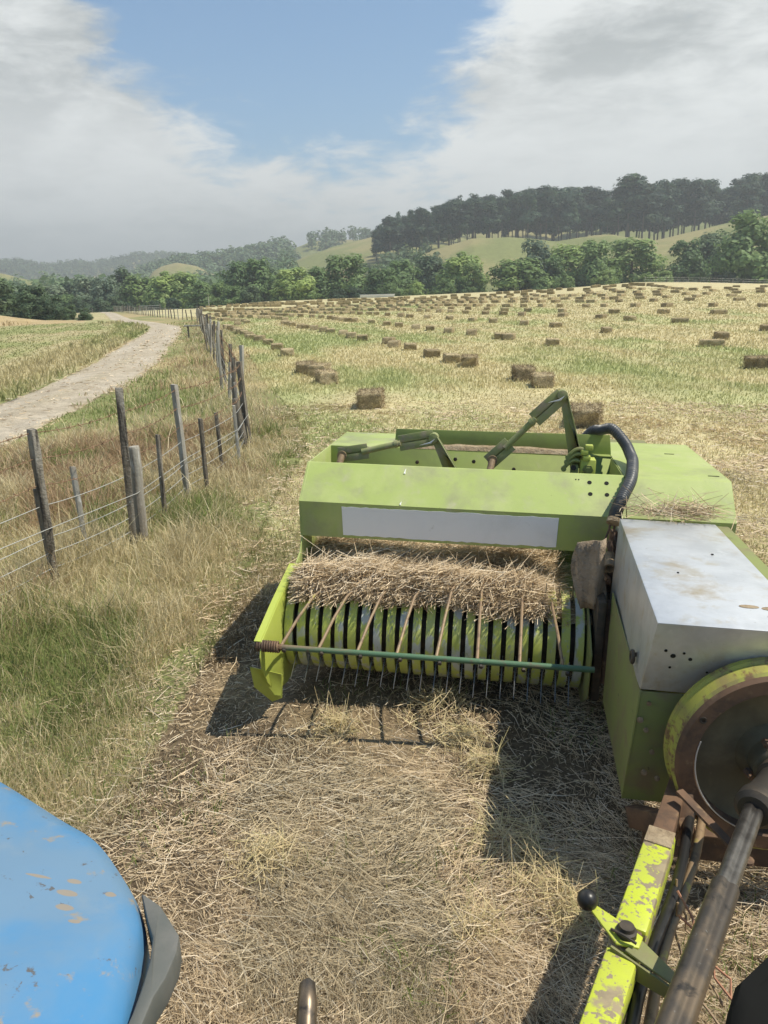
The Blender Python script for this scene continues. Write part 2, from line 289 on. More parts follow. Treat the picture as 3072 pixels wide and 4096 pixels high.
BALES_REST="3.8,18.2,0.51;3.6,19.6,0.55;2.7,23.6,0.42;2.3,25.2,0.56;1.8,27.2,0.61;11.9,28.1,0.86;1.2,30.8,0.54;6.8,30.9,0.54;13.7,31.5,0.60;0.6,32.4,0.55;0.4,34.5,0.61;5.7,34.6,0.58;5.4,35.3,0.49;17.4,35.4,0.60;10.6,36.8,0.55;4.5,38.4,0.50;3.6,40.7,0.59;15.9,41.8,0.92;9.4,42.1,0.71;2.8,43.4,0.48;14.1,44.5,0.75;2.1,45.0,0.45;8.3,45.2,0.52;13.4,47.8,0.73;1.2,47.7,0.31;20.7,48.3,1.07;7.0,48.6,0.58;17.9,49.9,0.82;0.5,50.2,0.50;6.0,50.8,0.66;12.0,51.7,0.71;15.4,52.0,0.75;4.8,53.8,0.57;9.9,54.9,0.60;26.9,55.7,0.76;23.7,56.3,0.73;8.9,56.8,0.69;3.5,56.9,0.54;13.2,57.1,0.69;20.7,57.1,0.87;18.6,57.6,0.79;7.9,58.8,0.58;2.3,59.0,0.59;11.3,60.2,0.59;17.1,60.3,0.59;1.7,61.0,0.56;6.7,61.4,0.51;16.1,61.7,0.64;9.9,62.5,0.64;0.7,63.5,0.43;22.1,64.0,0.73;5.8,64.0,0.53;29.1,64.2,0.97;25.1,64.3,0.86;14.7,64.6,0.54;8.9,65.4,0.52;19.8,65.6,0.64;5.0,65.5,0.58;-0.2,66.0,0.35;13.6,66.4,0.70;-0.8,66.7,0.32;7.6,67.6,0.51;4.2,67.8,0.46;18.2,68.1,0.64;22.4,68.1,0.64;-1.6,68.0,0.33;12.4,68.1,0.64;-7.5,68.6,0.31;3.5,68.6,0.42;25.0,69.1,0.73;27.6,69.2,0.63;11.2,69.3,0.55;6.3,69.4,0.51;17.7,69.8,0.42;-2.3,69.7,0.34;-3.0,70.2,0.34;-8.2,70.3,0.32;20.9,70.5,0.59;31.4,70.9,0.94;-8.8,70.9,0.32;-3.8,71.1,0.35;10.1,71.3,0.54;-4.5,71.3,0.35;2.6,71.4,0.49;20.4,71.6,0.60;5.1,72.3,0.44;2.1,72.5,0.49;-9.9,72.6,0.37;25.6,73.1,0.40;23.9,73.2,0.66;-5.3,73.0,0.35;16.3,73.2,0.55;9.1,73.2,0.64;-10.5,73.2,0.39;1.1,73.5,0.47;28.5,73.9,0.73;-6.0,73.7,0.36;4.1,73.9,0.45;0.5,74.0,0.27;30.6,74.4,0.81;22.8,74.9,0.66;8.4,74.8,0.50;-0.6,74.7,0.41;15.3,74.9,0.54;19.1,75.4,0.51;-11.5,75.4,0.34;-1.3,75.5,0.41;-6.9,75.7,0.37;14.0,76.0,0.46;7.6,76.1,0.53;-7.5,76.1,0.37;-2.1,76.2,0.42;6.8,76.9,0.51;1.6,77.0,0.42;34.7,77.3,0.88;-3.1,77.2,0.42;18.2,77.6,0.53;21.8,77.7,0.59;5.9,77.8,0.49;13.1,77.9,0.57;-8.2,77.8,0.38;-3.8,78.1,0.43;25.4,78.5,0.52;29.2,78.5,0.66;-8.8,78.2,0.38;27.4,78.6,0.57;0.2,78.5,0.36;-12.8,78.7,0.36;-4.7,78.8,0.43;37.9,79.1,0.93;-9.7,79.1,0.38;5.1,79.3,0.43;11.7,79.4,0.46;-10.4,79.6,0.39;-5.5,79.8,0.44;17.4,80.1,0.55;-11.4,80.4,0.39;10.6,80.5,0.49;4.2,80.6,0.44;21.0,80.8,0.32;-6.4,80.7,0.44;34.0,81.2,0.71;24.8,81.5,0.43;9.7,81.4,0.39;-14.1,81.5,0.37;3.1,81.7,0.44;16.0,81.9,0.35;-1.8,82.0,0.37;2.3,82.5,0.47;-12.7,82.5,0.40;-8.0,82.6,0.45;22.7,82.9,0.38;15.2,82.9,0.48;8.7,83.3,0.45;32.9,83.5,0.66;-3.0,83.4,0.38;1.3,83.5,0.53;-8.9,83.5,0.46;37.3,83.8,0.73;29.7,83.9,0.58;20.4,84.1,0.56;25.2,84.6,0.38;-9.8,84.4,0.46;14.4,84.8,0.58;7.2,84.9,0.44;-15.6,84.8,0.39;-13.9,85.1,0.41;0.1,85.2,0.44;32.3,85.6,0.62;6.2,86.0,0.34;-11.2,86.0,0.47;28.5,86.4,0.31;19.8,86.5,0.59;-7.3,86.4,0.39;23.0,86.8,0.34;41.5,86.8,1.05;-1.1,86.7,0.39;12.5,86.8,0.39;-12.0,86.9,0.47;-16.7,86.9,0.39;-6.3,87.0,0.39;32.4,87.4,0.37;18.3,87.6,0.53;-2.3,87.5,0.40;38.4,87.7,0.73;11.4,87.8,0.50;5.1,87.8,0.45;10.1,88.2,0.40;-19.2,87.9,0.40;-2.9,88.2,0.40;-15.3,88.4,0.43;-3.8,88.7,0.40;36.7,89.2,0.74;26.2,89.2,0.48;3.9,89.2,0.49;9.2,89.3,0.46;-9.9,89.2,0.40;28.5,89.6,0.54;-9.3,89.3,0.41;-13.2,89.3,0.49;-18.0,89.2,0.41;16.6,89.5,0.54;32.6,90.0,0.35;-4.8,89.9,0.41;2.4,90.0,0.46;8.2,90.9,0.47;-5.7,90.8,0.41;18.1,91.2,0.52;13.7,91.2,0.44;7.2,91.2,0.41;14.9,91.8,0.53;1.3,92.0,0.42;24.3,92.4,0.42;32.8,92.6,0.50;-17.0,92.4,0.45;12.1,92.7,0.45;-14.6,92.6,0.50;29.2,93.0,0.34;-6.6,92.8,0.42;0.4,93.0,0.42;6.1,93.0,0.37;11.2,93.6,0.42;42.0,93.8,0.85;-0.6,93.7,0.43;5.4,94.1,0.43;10.5,94.2,0.48;-8.5,94.1,0.43;27.1,94.4,0.31;13.1,94.3,0.51;-19.9,94.2,0.43;-1.8,94.5,0.43;-9.3,94.8,0.43;-15.5,94.7,0.52;32.9,95.2,0.37;3.7,95.2,0.43;46.1,95.5,0.84;4.6,95.6,0.43;18.6,96.2,0.49;2.6,96.2,0.49;9.2,96.6,0.47;20.9,96.8,0.55;16.0,96.9,0.44;10.4,96.9,0.35;1.7,97.0,0.38;-3.8,97.2,0.44;0.9,97.2,0.29;17.8,97.4,0.47;-18.9,97.2,0.47;-4.7,97.4,0.44;7.5,97.5,0.44;33.3,98.0,0.35;6.1,97.8,0.53;25.6,98.2,0.44;30.4,98.4,0.36;32.5,98.8,0.36;0.2,98.5,0.39;-17.0,98.5,0.54;28.3,99.3,0.39;5.5,99.1,0.45;-6.0,99.3,0.45;32.3,99.9,0.36;14.3,99.7,0.51;-7.2,99.7,0.45;3.2,100.4,0.30;-1.8,100.5,0.46;-12.7,100.9,0.46;-18.0,100.9,0.55;32.2,101.5,0.37;5.0,101.4,0.46;-1.1,101.5,0.46;13.4,101.9,0.49;-13.4,101.9,0.46;-2.9,102.2,0.46;30.1,102.7,0.37;-14.3,102.5,0.46;21.4,103.6,0.47;8.5,103.7,0.47;-20.9,103.4,0.50;-8.4,103.7,0.47;25.0,104.0,0.56;-4.1,104.9,0.48;-4.9,105.1,0.48;7.3,105.2,0.48;-10.5,105.5,0.48;5.9,105.8,0.58;-10.0,106.0,0.48;-15.7,106.6,0.48;11.9,106.8,0.71;2.4,107.0,0.48;-20.2,106.8,0.58;-11.5,107.1,0.49;1.2,107.2,0.49;21.7,107.6,0.55;18.7,107.9,0.55;29.3,108.6,0.39;-12.3,108.3,0.49;16.5,109.0,0.49;10.3,109.0,0.39;17.6,109.6,0.83;0.8,109.5,0.50;-1.4,109.5,0.50;23.6,109.7,0.56;30.1,109.9,0.40;-13.9,109.6,0.50;-17.0,110.2,0.50;-8.2,110.4,0.50;20.2,110.7,0.60;-13.5,111.2,0.50;3.1,111.5,0.50;-23.3,111.3,0.54;-2.7,111.7,0.51;-10.0,112.0,0.51;4.0,112.4,0.51;-9.3,112.4,0.51;-22.3,112.3,0.61;-0.1,113.2,0.51;-15.4,113.2,0.51;25.7,113.6,0.45;21.7,114.5,0.45;-18.5,114.5,0.52;1.8,114.7,0.52;-4.2,116.4,0.53;-16.7,118.1,0.53;-20.1,118.3,0.54;-12.8,118.6,0.54;-25.4,118.8,0.58;-3.5,119.2,0.54;-15.0,119.6,0.54;-26.0,119.7,0.58;-13.5,120.0,0.54;-6.0,120.1,0.54;-2.2,121.2,0.55;-7.3,121.3,0.55;-16.2,121.9,0.55;-6.8,122.1,0.55;-9.0,122.2,0.55;-5.5,122.9,0.56;-26.2,123.0,0.67;-18.3,123.6,0.56;-19.0,123.8,0.56;-22.3,125.0,0.57;-20.5,128.9,0.58;-24.4,130.0,0.59;-29.2,131.5,0.72;-22.7,135.1,0.61;-25.1,142.0,0.64;-28.8,144.9,0.66;-27.1,147.5,0.67;-28.6,152.8,0.69;-33.0,159.1,0.72;-35.4,159.1,0.72;-34.2,159.6,0.72"
def hz(x,y): return hillh(x,y)
def hz1(x,y): return float(hillh(np.array([x]),np.array([y]))[0])
# ---------------------------------------------------------------- lines on the ground
FENCE=np.array([(-4.9,0),(-3.3,3.9),(-2.66,5.86),(-2.34,6.84),(-2.22,8.49),(-1.96,10.26),(-2.03,11.63),(-17.1,75.3),(-54.8,166.),(-80,220)])
VERGE=np.array([(-1.6,0),(-1.5,2.),(-1.2,3.5),(-1.1,5.4),(-1.2,8.3),(-1.1,11.2),(-1.5,14.1),(-2.7,19),(-9.6,52),(-16.2,75.6),(-54,166.5),(-79,221)])
def xat(L,y): return np.interp(y,L[:,1],L[:,0])
RRE=np.array([(-4.6,1),(-5.5,8),(-5.85,11.4),(-6.0,13.5),(-6.6,20.1),(-6.9,22.7),(-7.2,24.8),(-8.2,30.2),(-10.6,41.4),(-13.6,55.3),(-15.9,64.1),(-18.4,70.3),(-22.5,79.2),(-29.1,93.9),(-47.8,145.2),(-60.5,175.1)])
RLE=np.array([(-7.7,1),(-8.0,8),(-8.2,12.),(-8.45,14.5),(-9.1,20.3),(-9.6,23),(-10.1,26),(-11.2,31.1),(-13.6,42),(-16.4,55.4),(-18.8,64.5),(-21.2,71.2),(-25.7,80.6),(-32.2,95.),(-50.4,146),(-63,176)])
def field_col(x,y,r):
    """true ground colours: mown field, verge, meadow beyond the road, hill pasture"""
    n1=fbm(x/3.1,y/5.2,1); n2=fbm(x/.8,y/.8,5); n3=fbm(x/14.,y/14.,9); n4=fbm((x*.97+y*.24)/1.2,(y*.97-x*.24)/9.,13)
    px=384+800*np.tan(np.clip(np.arctan2(x,y),-1.3,1.3))
    gb=.06+.11*np.clip((470-px)/300,-.7,1)*sm((r-7)/8)-.16*sm((r-60)/60)
    g=sm((n1*.5+n4*.34+n3*.28+gb-.545)/.28)*.74
    dry=np.stack([.52+.09*(n2-.5),.45+.08*(n2-.5),.25+.05*(n2-.5)],-1); grn=np.array([.30,.355,.14])+.05*(n2[...,None]-.5)
    c=dry*(1-g[...,None])+grn*g[...,None]
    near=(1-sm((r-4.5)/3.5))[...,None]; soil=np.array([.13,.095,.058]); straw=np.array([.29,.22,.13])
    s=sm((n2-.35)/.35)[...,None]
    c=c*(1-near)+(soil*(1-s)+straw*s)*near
    left=(x<xat(VERGE,y))&(r<230)
    beyond=(x<xat(RLE,np.clip(y,1,176)))&(y<178)
    gm=sm((n3*.6+n1*.5-.42)/.25)[...,None]*.8
    vc=np.array([.40,.31,.165])*(1-gm)+np.array([.17,.21,.07])*gm
    c=np.where(left[...,None],vc,c)
    gm2=sm((n3*.5+n4*.45-.42)/.24)[...,None]*.85
    mc=np.array([.43,.37,.205])*(1-gm2)+np.array([.25,.275,.10])*gm2
    c=np.where(beyond[...,None],mc,c)
    hill=sm((r-172)/20)[...,None]
    h1=fbm(x/40,y/40,21)+.3*(fbm(x/9,y/9,22)-.5)
    hg=sm((h1-.42)/.2)[...,None]
    hc=np.array([.20,.215,.08])*(1-hg)+np.array([.29,.255,.115])*hg
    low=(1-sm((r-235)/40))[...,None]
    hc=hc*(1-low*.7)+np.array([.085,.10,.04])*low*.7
    bank=(np.hypot((x+52)/18,(y-88)/13)<1.05)[...,None]
    c=np.where(bank,np.array([.42,.32,.17])+.1*(n2[...,None]-.5),c)
    return c*(1-hill)+hc*hill
# ---------------------------------------------------------------- ground sheet
def make_ground():
    th=np.concatenate([np.linspace(-math.pi,-.95,40,endpoint=False),np.linspace(-.95,.95,560,endpoint=False),np.linspace(.95,math.pi,40,endpoint=False)])
    rr=np.concatenate([[.02],np.geomspace(.3,4500,400)])
    T,Rr=np.meshgrid(th,rr); x=Rr*np.sin(T); y=Rr*np.cos(T); z=hz(x,y)
    z=z+.05*(fbm(x/1.7,y/1.7,31)-.5)*sm((Rr-1)/3)
    far=sm((Rr-230)/100); z=z+far*5*(fbm(x/45,y/45,33)-.5)
    nT=len(th); nR=len(rr)
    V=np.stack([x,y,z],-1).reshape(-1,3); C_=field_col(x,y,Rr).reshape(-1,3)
    i=np.arange(nR-1)[:,None]*nT; j=np.arange(nT)[None,:]; j2=(j+1)%nT
    q=np.stack([i+j,i+nT+j,i+nT+j2,i+j2],-1).reshape(-1,4)
    m=vmat('ground_soil_and_grass',.95,[(34.,.3,.7,.72,1.22),(5.,.3,.7,.82,1.15),(.5,.3,.7,.86,1.12)],bump=(22.,.5,.03))
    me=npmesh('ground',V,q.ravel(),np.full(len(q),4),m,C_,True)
    tag(link('ground',me),kind='structure')
make_ground()
# ---------------------------------------------------------------- gravel road
def make_road():
    n=420; k=13
    def res(L):
        d=np.concatenate([[0],np.cumsum(np.hypot(*np.diff(L,axis=0).T))]); s=np.linspace(0,1,n)**1.6*d[-1]
        return np.stack([np.interp(s,d,L[:,0]),np.interp(s,d,L[:,1])],-1)
    A=res(RLE);B=res(RRE); W=np.linspace(0,1,k)
    P=A[:,None]*(1-W[None,:,None])+B[:,None]*W[None,:,None]
    x=P[...,0];y=P[...,1]
    e=.9*(fbm(x/.8,y/.8,41)-.5)+.5*(fbm(x/.25,y/.25,42)-.5); x=x+e*np.where((W==0)|(W==1),1,0)[None]
    z=hz(x,y)-.035+.10*np.sin(W*math.pi)[None]**.6-.03*np.exp(-((W-.28)/.09)**2)[None]-.03*np.exp(-((W-.72)/.09)**2)[None]
    n2=fbm(x/.9,y/2.5,43)
    c=np.array([.47,.405,.31])+.18*(n2[...,None]-.5)
    mid=(np.exp(-((W-.5)/.12)**2)[None]*sm((n2-.3)/.4))[...,None]; c=c*(1-.5*mid)+np.array([.36,.30,.18])*.5*mid
    ed=(np.exp(-((W)/.1)**2)+np.exp(-((W-1)/.1)**2))[None,:,None]; c=c*(1-.7*ed)+np.array([.44,.36,.2])*.7*ed
    V=np.stack([x,y,z],-1).reshape(-1,3)
    i=np.arange(n-1)[:,None]*k; j=np.arange(k-1)[None]
    q=np.stack([i+j,i+j+1,i+k+j+1,i+k+j],-1).reshape(-1,4)
    m=vmat('road_gravel',.95,[(55.,.35,.65,.78,1.15),(14.,.35,.65,.86,1.1),(2.2,.3,.7,.82,1.12)],bump=(45.,.8,.03))
    tag(link('road',npmesh('road',V,q.ravel(),np.full(len(q),4),m,c.reshape(-1,3),True)),kind='structure')
make_road()
# ---------------------------------------------------------------- grass and straw (nobody could count it)
def blade_mesh(name,x,y,z,h,wd,lean,az,face,c0,c1,m):
    """bent upright blades: quad + tip; c0 root colour, c1 tip colour"""
    n=len(x); ux=np.cos(face); uy=np.sin(face); lx=np.cos(az)*lean; ly=np.sin(az)*lean
    V=np.zeros((n,5,3),np.float32)
    for k,(t,wf) in enumerate(((0,.8),(0,-.8),(.55,-1),(.55,1),(1,0))):
        V[:,k,0]=x+ux*wd*.5*wf+lx*t*t*h; V[:,k,1]=y+uy*wd*.5*wf+ly*t*t*h; V[:,k,2]=z+h*t*np.sqrt(np.clip(1-(lean*t)**2*.5,.1,1))-(.02 if k<2 else 0)
    Cc=np.stack([c0,c0,(c0+c1)/2,(c0+c1)/2,c1],1)
    b=np.arange(n)[:,None]*5
    lo=np.concatenate([b+np.array([[0,1,2,3]]),b+np.array([[3,2,4]])],1).ravel()
    sz=np.tile([4,3],n)
    return link(name,npmesh(name,V.reshape(-1,3),lo,sz,m,Cc.reshape(-1,3)))
def strand_mesh(name,x,y,z,L,wd,az,pit,bend,col,m,parent=None):
    """lying stalks: two quads with a kink; z is the lower end"""
    n=len(x); ca=np.cos(az);sa=np.sin(az); V=np.zeros((n,6,3),np.float32)
    px_,py_=-sa,ca
    for k,(t,wf) in enumerate(((0,1),(0,-1),(.5,1),(.5,-1),(1,.6),(1,-.6))):
        l=(t-.5)*L; bo=bend*L*(1-4*(t-.5)**2)
        V[:,k,0]=x+ca*l-sa*bo+px_*wd*.5*wf; V[:,k,1]=y+sa*l+ca*bo+py_*wd*.5*wf
        V[:,k,2]=z+np.abs(pit)*L*(t if True else 0)+wd*.35*wf
    sw=RNG.random(n)<.5
    V[sw,:,2]=(z[sw,None]+np.abs(pit[sw,None])*L[sw,None]*(1-np.array([0,0,.5,.5,1,1]))+wd[sw,None]*.35*np.array([1,-1,1,-1,.6,-.6]))
    b=np.arange(n)[:,None]*6
    lo=np.concatenate([b+np.array([[0,1,3,2]]),b+np.array([[2,3,5,4]])],1).ravel()
    Cc=np.repeat(col[:,None,:],6,1)
    return link(name,npmesh(name,V.reshape(-1,3),lo,np.full(2*n,4),m,Cc.reshape(-1,3)),parent)
STRAW=np.array([(.66,.52,.335),(.50,.38,.23),(.75,.63,.46),(.29,.21,.125),(.56,.435,.275),(.18,.13,.08)])
def pick(pal,n,p=None): return pal[RNG.choice(len(pal),n,p=p)]*(.85+.3*RNG.random((n,1)))
GM=vmat('grass_blades',.75,trans=.4); SM=vmat('straw',.6,trans=.12,spec=.3)
def polar(n,r0,r1,a0,a1):
    r=np.exp(RNG.uniform(math.log(r0),math.log(r1),n)); a=RNG.uniform(a0,a1,n)
    return r*np.sin(a),r*np.cos(a),r
def cols(x,y,seed,bias=0.):
    """living, dry or red-brown grass by patches"""
    g=fbm(x/1.1,y/1.5,seed)+bias+.18*(RNG.random(len(x))-.5)
    b=fbm(x/1.6,y/1.6,seed+50)+.25*(RNG.random(len(x))-.5)
    n=len(x); grn=pick(np.array([(.22,.27,.085),(.28,.32,.12),(.17,.22,.07)]),n); dry=pick(np.array([(.58,.49,.29),(.48,.40,.23),(.64,.56,.36)]),n); red=pick(np.array([(.45,.33,.21),(.38,.27,.16)]),n)
    c=np.where((b>.60)[:,None],red,dry); return np.where((g>.52)[:,None],grn,c)
def make_grass():
    # long grass of the verge, both sides of the fence up to the road
    X=[];
    for n,r0,r1 in ((200000,2.2,14),(120000,9,75)):
        x,y,r=polar(n,r0,r1,-.95,.06); X.append((x,y,r))
    x=np.concatenate([a[0] for a in X]);y=np.concatenate([a[1] for a in X]);r=np.concatenate([a[2] for a in X])
    e=1.1*(fbm(x/.8,y/.8,61)-.5)
    k=(x<xat(VERGE,y)+e)&(x>xat(RRE,np.clip(y,1,175))-.35+e*1.6)
    x,y,r=x[k],y[k],r[k]; n=len(x); e=e[k]
    edge=np.clip((xat(VERGE,y)+.1-x)/.7,.25,1)*np.clip((x-xat(RRE,np.clip(y,1,175)))/.9,.38,1)
    tall=fbm(x/.55,y/.55,63)
    st=RNG.random(n)<.03
    h=(.07+.36*RNG.random(n)**1.6*np.clip(2.6*(tall-.26),.15,1.6)+.30*st*RNG.random(n))*edge*np.where(r<4.5,.62,1.)
    bias=.10*np.exp(-(((x+1.9)/1.2)**2+((y-4.0)/1.6)**2))+.04*((y>13)&(x<xat(FENCE,y)-1))-.04
    c=cols(x,y,65,bias-.07+.13*np.exp(-(((x+2.0)/1.1)**2+((y-3.9)/1.5)**2)))*1.06; tip=np.where(((RNG.random(n)<.35)|st)[:,None]&(c[:,1:2]>c[:,0:1]-.02),np.array([[.40,.30,.17]]),c)
    o=blade_mesh('verge_grass',x,y,hz(x,y),h,np.maximum(.0028,.0009*r)*(.7+.6*RNG.random(n)),.25+.75*RNG.random(n),RNG.uniform(0,6.28,n),RNG.uniform(0,3.14,n),c,tip,GM)
    tag(o,'long dry and green grass along the fence','grass',kind='stuff')
    # mown stubble of the field
    x,y,r=polar(270000,4.5,95,-.74,.86)
    k=x>xat(VERGE,y)-.05; x,y,r=x[k],y[k],r[k]; n=len(x)
    fc=field_col(x,y,r); fc=fc*(.97+.17*RNG.random((n,1)))
    h=(.02+.05*RNG.random(n))**np.where(r>18,.75,1.); gr=fc[:,1]>fc[:,0]; h=np.where(gr,h*1.35,h)
    o=blade_mesh('stubble',x,y,hz(x,y),h,np.maximum(.005,.0012*r)*(.7+.6*RNG.random(n)),.2+1.1*RNG.random(n),RNG.uniform(0,6.28,n),RNG.uniform(0,3.14,n),fc,fc*1.08,GM)
    tag(o,'short mown stubble of the hay field','grass',kind='stuff')
    # grass of the meadow beyond the road
    x,y,r=polar(60000,12,90,-.95,-.2)
    rl=xat(RLE,np.clip(y,1,176)); k=(x<rl+.1); x,y,r=x[k],y[k],r[k]; n=len(x); d=rl[k]-x
    fc=field_col(x,y,r)*(.8+.5*RNG.random((n,1))); h=np.where(d<2.6,.08+.25*RNG.random(n),.03+.06*RNG.random(n)); bk=np.hypot((x+52)/18,(y-88)/13)<1; h=np.where(bk,.2+.5*RNG.random(n),h)
    o=blade_mesh('meadow_grass',x,y,hz(x,y),h,np.maximum(.005,.0012*r)*(.7+.6*RNG.random(n)),.2+.9*RNG.random(n),RNG.uniform(0,6.28,n),RNG.uniform(0,3.14,n),fc,fc*1.05,GM)
    tag(o,'grass of the meadow beyond the gravel road','grass',kind='stuff')
    # cut straw lying on the ground in front of and beside the baler
    x,y,r=polar(470000,1.25,16,-.8,1.0)
    cl=fbm(x/.35,y/.35,71); e=.5*(fbm(x/.7,y/.7,73)-.5)
    k=(x>xat(VERGE,y)-.75+e)&(RNG.random(len(x))<np.clip(2.4*(cl-.18),.30,1)*np.clip(2.8*(fbm(x/.9,y/1.3,79)-.22),.42,1)); x,y,r,cl=x[k],y[k],r[k],cl[k]; n=len(x)
    L=.02+.17*RNG.random(n)**3.2; clump=np.clip(cl-.45,0,1)
    z=hz(x,y)+RNG.random(n)**1.7*(.022+.16*clump)
    c=pick(STRAW,n,[.27,.25,.13,.13,.14,.08]); 
    gy=(fbm(x/1.4,y/1.4,75)>.60); c=np.where(gy[:,None],c*.86+np.array([-.02,.0,.0]),c)
    o=strand_mesh('straw_litter',x,y,z,L,np.maximum(.0013,.0006*r)*(.7+.8*RNG.random(n)),np.where(RNG.random(n)<.5,RNG.uniform(0,6.28,n),9.*fbm(x/1.4,y/1.4,83)+RNG.normal(0,.45,n)),RNG.normal(0,.16,n),RNG.normal(0,.08,n),np.clip(c,.02,1),SM)
    tag(o,'loose cut straw lying over the stubble','straw',kind='stuff')
    x,y,r=polar(140000,1.25,9,-.8,1.0); k=x>xat(VERGE,y)-.3; x,y,r=x[k],y[k],r[k]; n=len(x)
    o=strand_mesh('chaff',x,y,hz(x,y)+.02*RNG.random(n)**2,.008+.045*RNG.random(n)**2,np.maximum(.0016,.0007*r)*(.7+.8*RNG.random(n)),RNG.uniform(0,6.28,n),RNG.normal(0,.25,n),RNG.normal(0,.08,n),pick(STRAW,n),SM)
    tag(o,'fine chaff between the longer stalks on the ground','straw',kind='stuff')
    # small tangles of greener hay dropped by the pickup
    C_=[(.25,3.72,.20),(.36,3.42,.14),(.46,3.18,.13),(.47,2.66,.17),(.55,2.42,.16),(.62,2.28,.12),(.30,2.2,.10),(-.28,3.55,.12),(1.6,2.3,.2),(-.5,2.6,.13)]
    k=RNG.integers(0,len(C_),3600); cc=np.array(C_)[k]; q=RNG.normal(0,.55,(len(k),2)); x=cc[:,0]+q[:,0]*cc[:,2]; y=cc[:,1]+q[:,1]*cc[:,2]; n=len(x)
    z=hz(x,y)+.10*np.exp(-(q**2).sum(1)/.5)*RNG.random(n)*cc[:,2]/.15
    c=pick(np.array([(.64,.51,.28),(.56,.45,.24),(.68,.57,.35),(.45,.39,.19)]),n)
    o=strand_mesh('hay_tangles',x,y,z,.04+.16*RNG.random(n)**1.5,np.full(n,.0021),RNG.uniform(0,6.28,n),RNG.normal(0,.45,n),RNG.normal(0,.14,n),c,SM)
    tag(o,'small tangles of hay dropped in front of the pickup','hay',kind='stuff')
    x,y,r=polar(30000,8,60,-.75,-.2); a=xat(RLE,np.clip(y,1,176)); b=xat(RRE,np.clip(y,1,175)); k=(x>a-.4)&(x<b+.5); x,y,r,a,b=x[k],y[k],r[k],a[k],b[k]
    u=(x-a)/(b-a); k=RNG.random(len(x))<.12+.9*np.exp(-(np.minimum(np.abs(u),np.abs(1-u))/.10)**2)+.3*np.exp(-((u-.5)/.12)**2)*(fbm(x,y,77)>.45); x,y,r,u=x[k],y[k],r[k],u[k]; n=len(x)
    o=strand_mesh('road_straw',x,y,hz(x,y)-.03+.10*np.sin(np.clip(u,.0,1)*math.pi)**.6+.01,.03+.16*RNG.random(n)**2,np.maximum(.004,.0008*r),RNG.uniform(0,6.28,n),RNG.normal(0,.1,n),RNG.normal(0,.08,n),pick(STRAW,n),SM)
    tag(o,'bits of straw blown over the gravel road','straw',kind='stuff')
    # low green tufts poking through the straw
    x,y,r=polar(16000,1.6,12,-.5,.7); k=(x>xat(VERGE,y)-.1)&(fbm(x/.5,y/.5,81)>.60); x,y,r=x[k],y[k],r[k]; n=len(x)
    c=pick(np.array([(.16,.22,.05),(.22,.27,.09),(.30,.29,.12)]),n)
    o=blade_mesh('green_tufts',x,y,hz(x,y),.03+.08*RNG.random(n),np.full(n,.004),.4+.8*RNG.random(n),RNG.uniform(0,6.28,n),RNG.uniform(0,3.14,n),c,c,GM)
    tag(o,'green grass regrowing through the straw','grass',kind='stuff')
make_grass()
ORD=['first','second','third','fourth','fifth','sixth','seventh','eighth','ninth','tenth','eleventh','twelfth','thirteenth','fourteenth','fifteenth','sixteenth','seventeenth','eighteenth','nineteenth','twentieth']
# ---------------------------------------------------------------- fences
WOOD=mat('weathered_wood',(.17,.145,.11),.9,noise=[(9,(.30,.27,.22),.45,.62,(1,1,.12)),(22,(.06,.05,.04),.48,.62,(1,1,.1)),(30,(.42,.42,.37),.62,.72)],bump=(40,.9,.015))
WOODP=mat('pale_battens',(.36,.34,.29),.9,noise=[(9,(.22,.19,.15),.42,.65,(1,1,.12)),(26,(.55,.54,.50),.55,.7,(1,1,.2))],bump=(40,.6,.01))
WIREM=mat('galvanised_wire',(.48,.48,.45),.5,.5); RUST=mat('rusty_barbed_wire',(.20,.11,.06),.8,noise=[(60,(.33,.22,.14),.45,.65)])
def post_mesh(mb,b,top,wd,rnd=False,seed=0):
    rg=random.Random(seed); b=Vector(b); top=Vector(top); wd*=.68
    if rnd:
        pts=[b+(top-b)*t_+Vector((rg.uniform(-.006,.006),rg.uniform(-.006,.006),0)) for t_ in (0,.25,.5,.75,.97,1)]
        mb.tube([b-Vector((0,0,.25))]+pts,[wd*.52,wd*.52,wd*.5,wd*.5,wd*.48,wd*.47,wd*.42],12)
    else:
        # split batten: uneven four sided section, twisting a little
        vs=[];K=6
        for i in range(K):
            t_=i/(K-1); p=b-Vector((0,0,.2))+(top-b+Vector((0,0,.2)))*t_; a=.2*rg.random()+seed*1.3+t_*.15
            for q in range(4):
                an=a+q*math.pi/2+.2*rg.random(); r_=wd*.62*(1+.18*(rg.random()-.5)); vs.append((p.x+r_*math.cos(an),p.y+r_*.72*math.sin(an),p.z+(rg.uniform(-.012,.012) if i==K-1 else 0)))
        fs=[(i*4+q,i*4+(q+1)%4,i*4+4+(q+1)%4,i*4+4+q) for i in range(K-1) for q in range(4)]+[(3,2,1,0),tuple((K-1)*4+q for q in range(4))]
        mb.add(vs,fs)
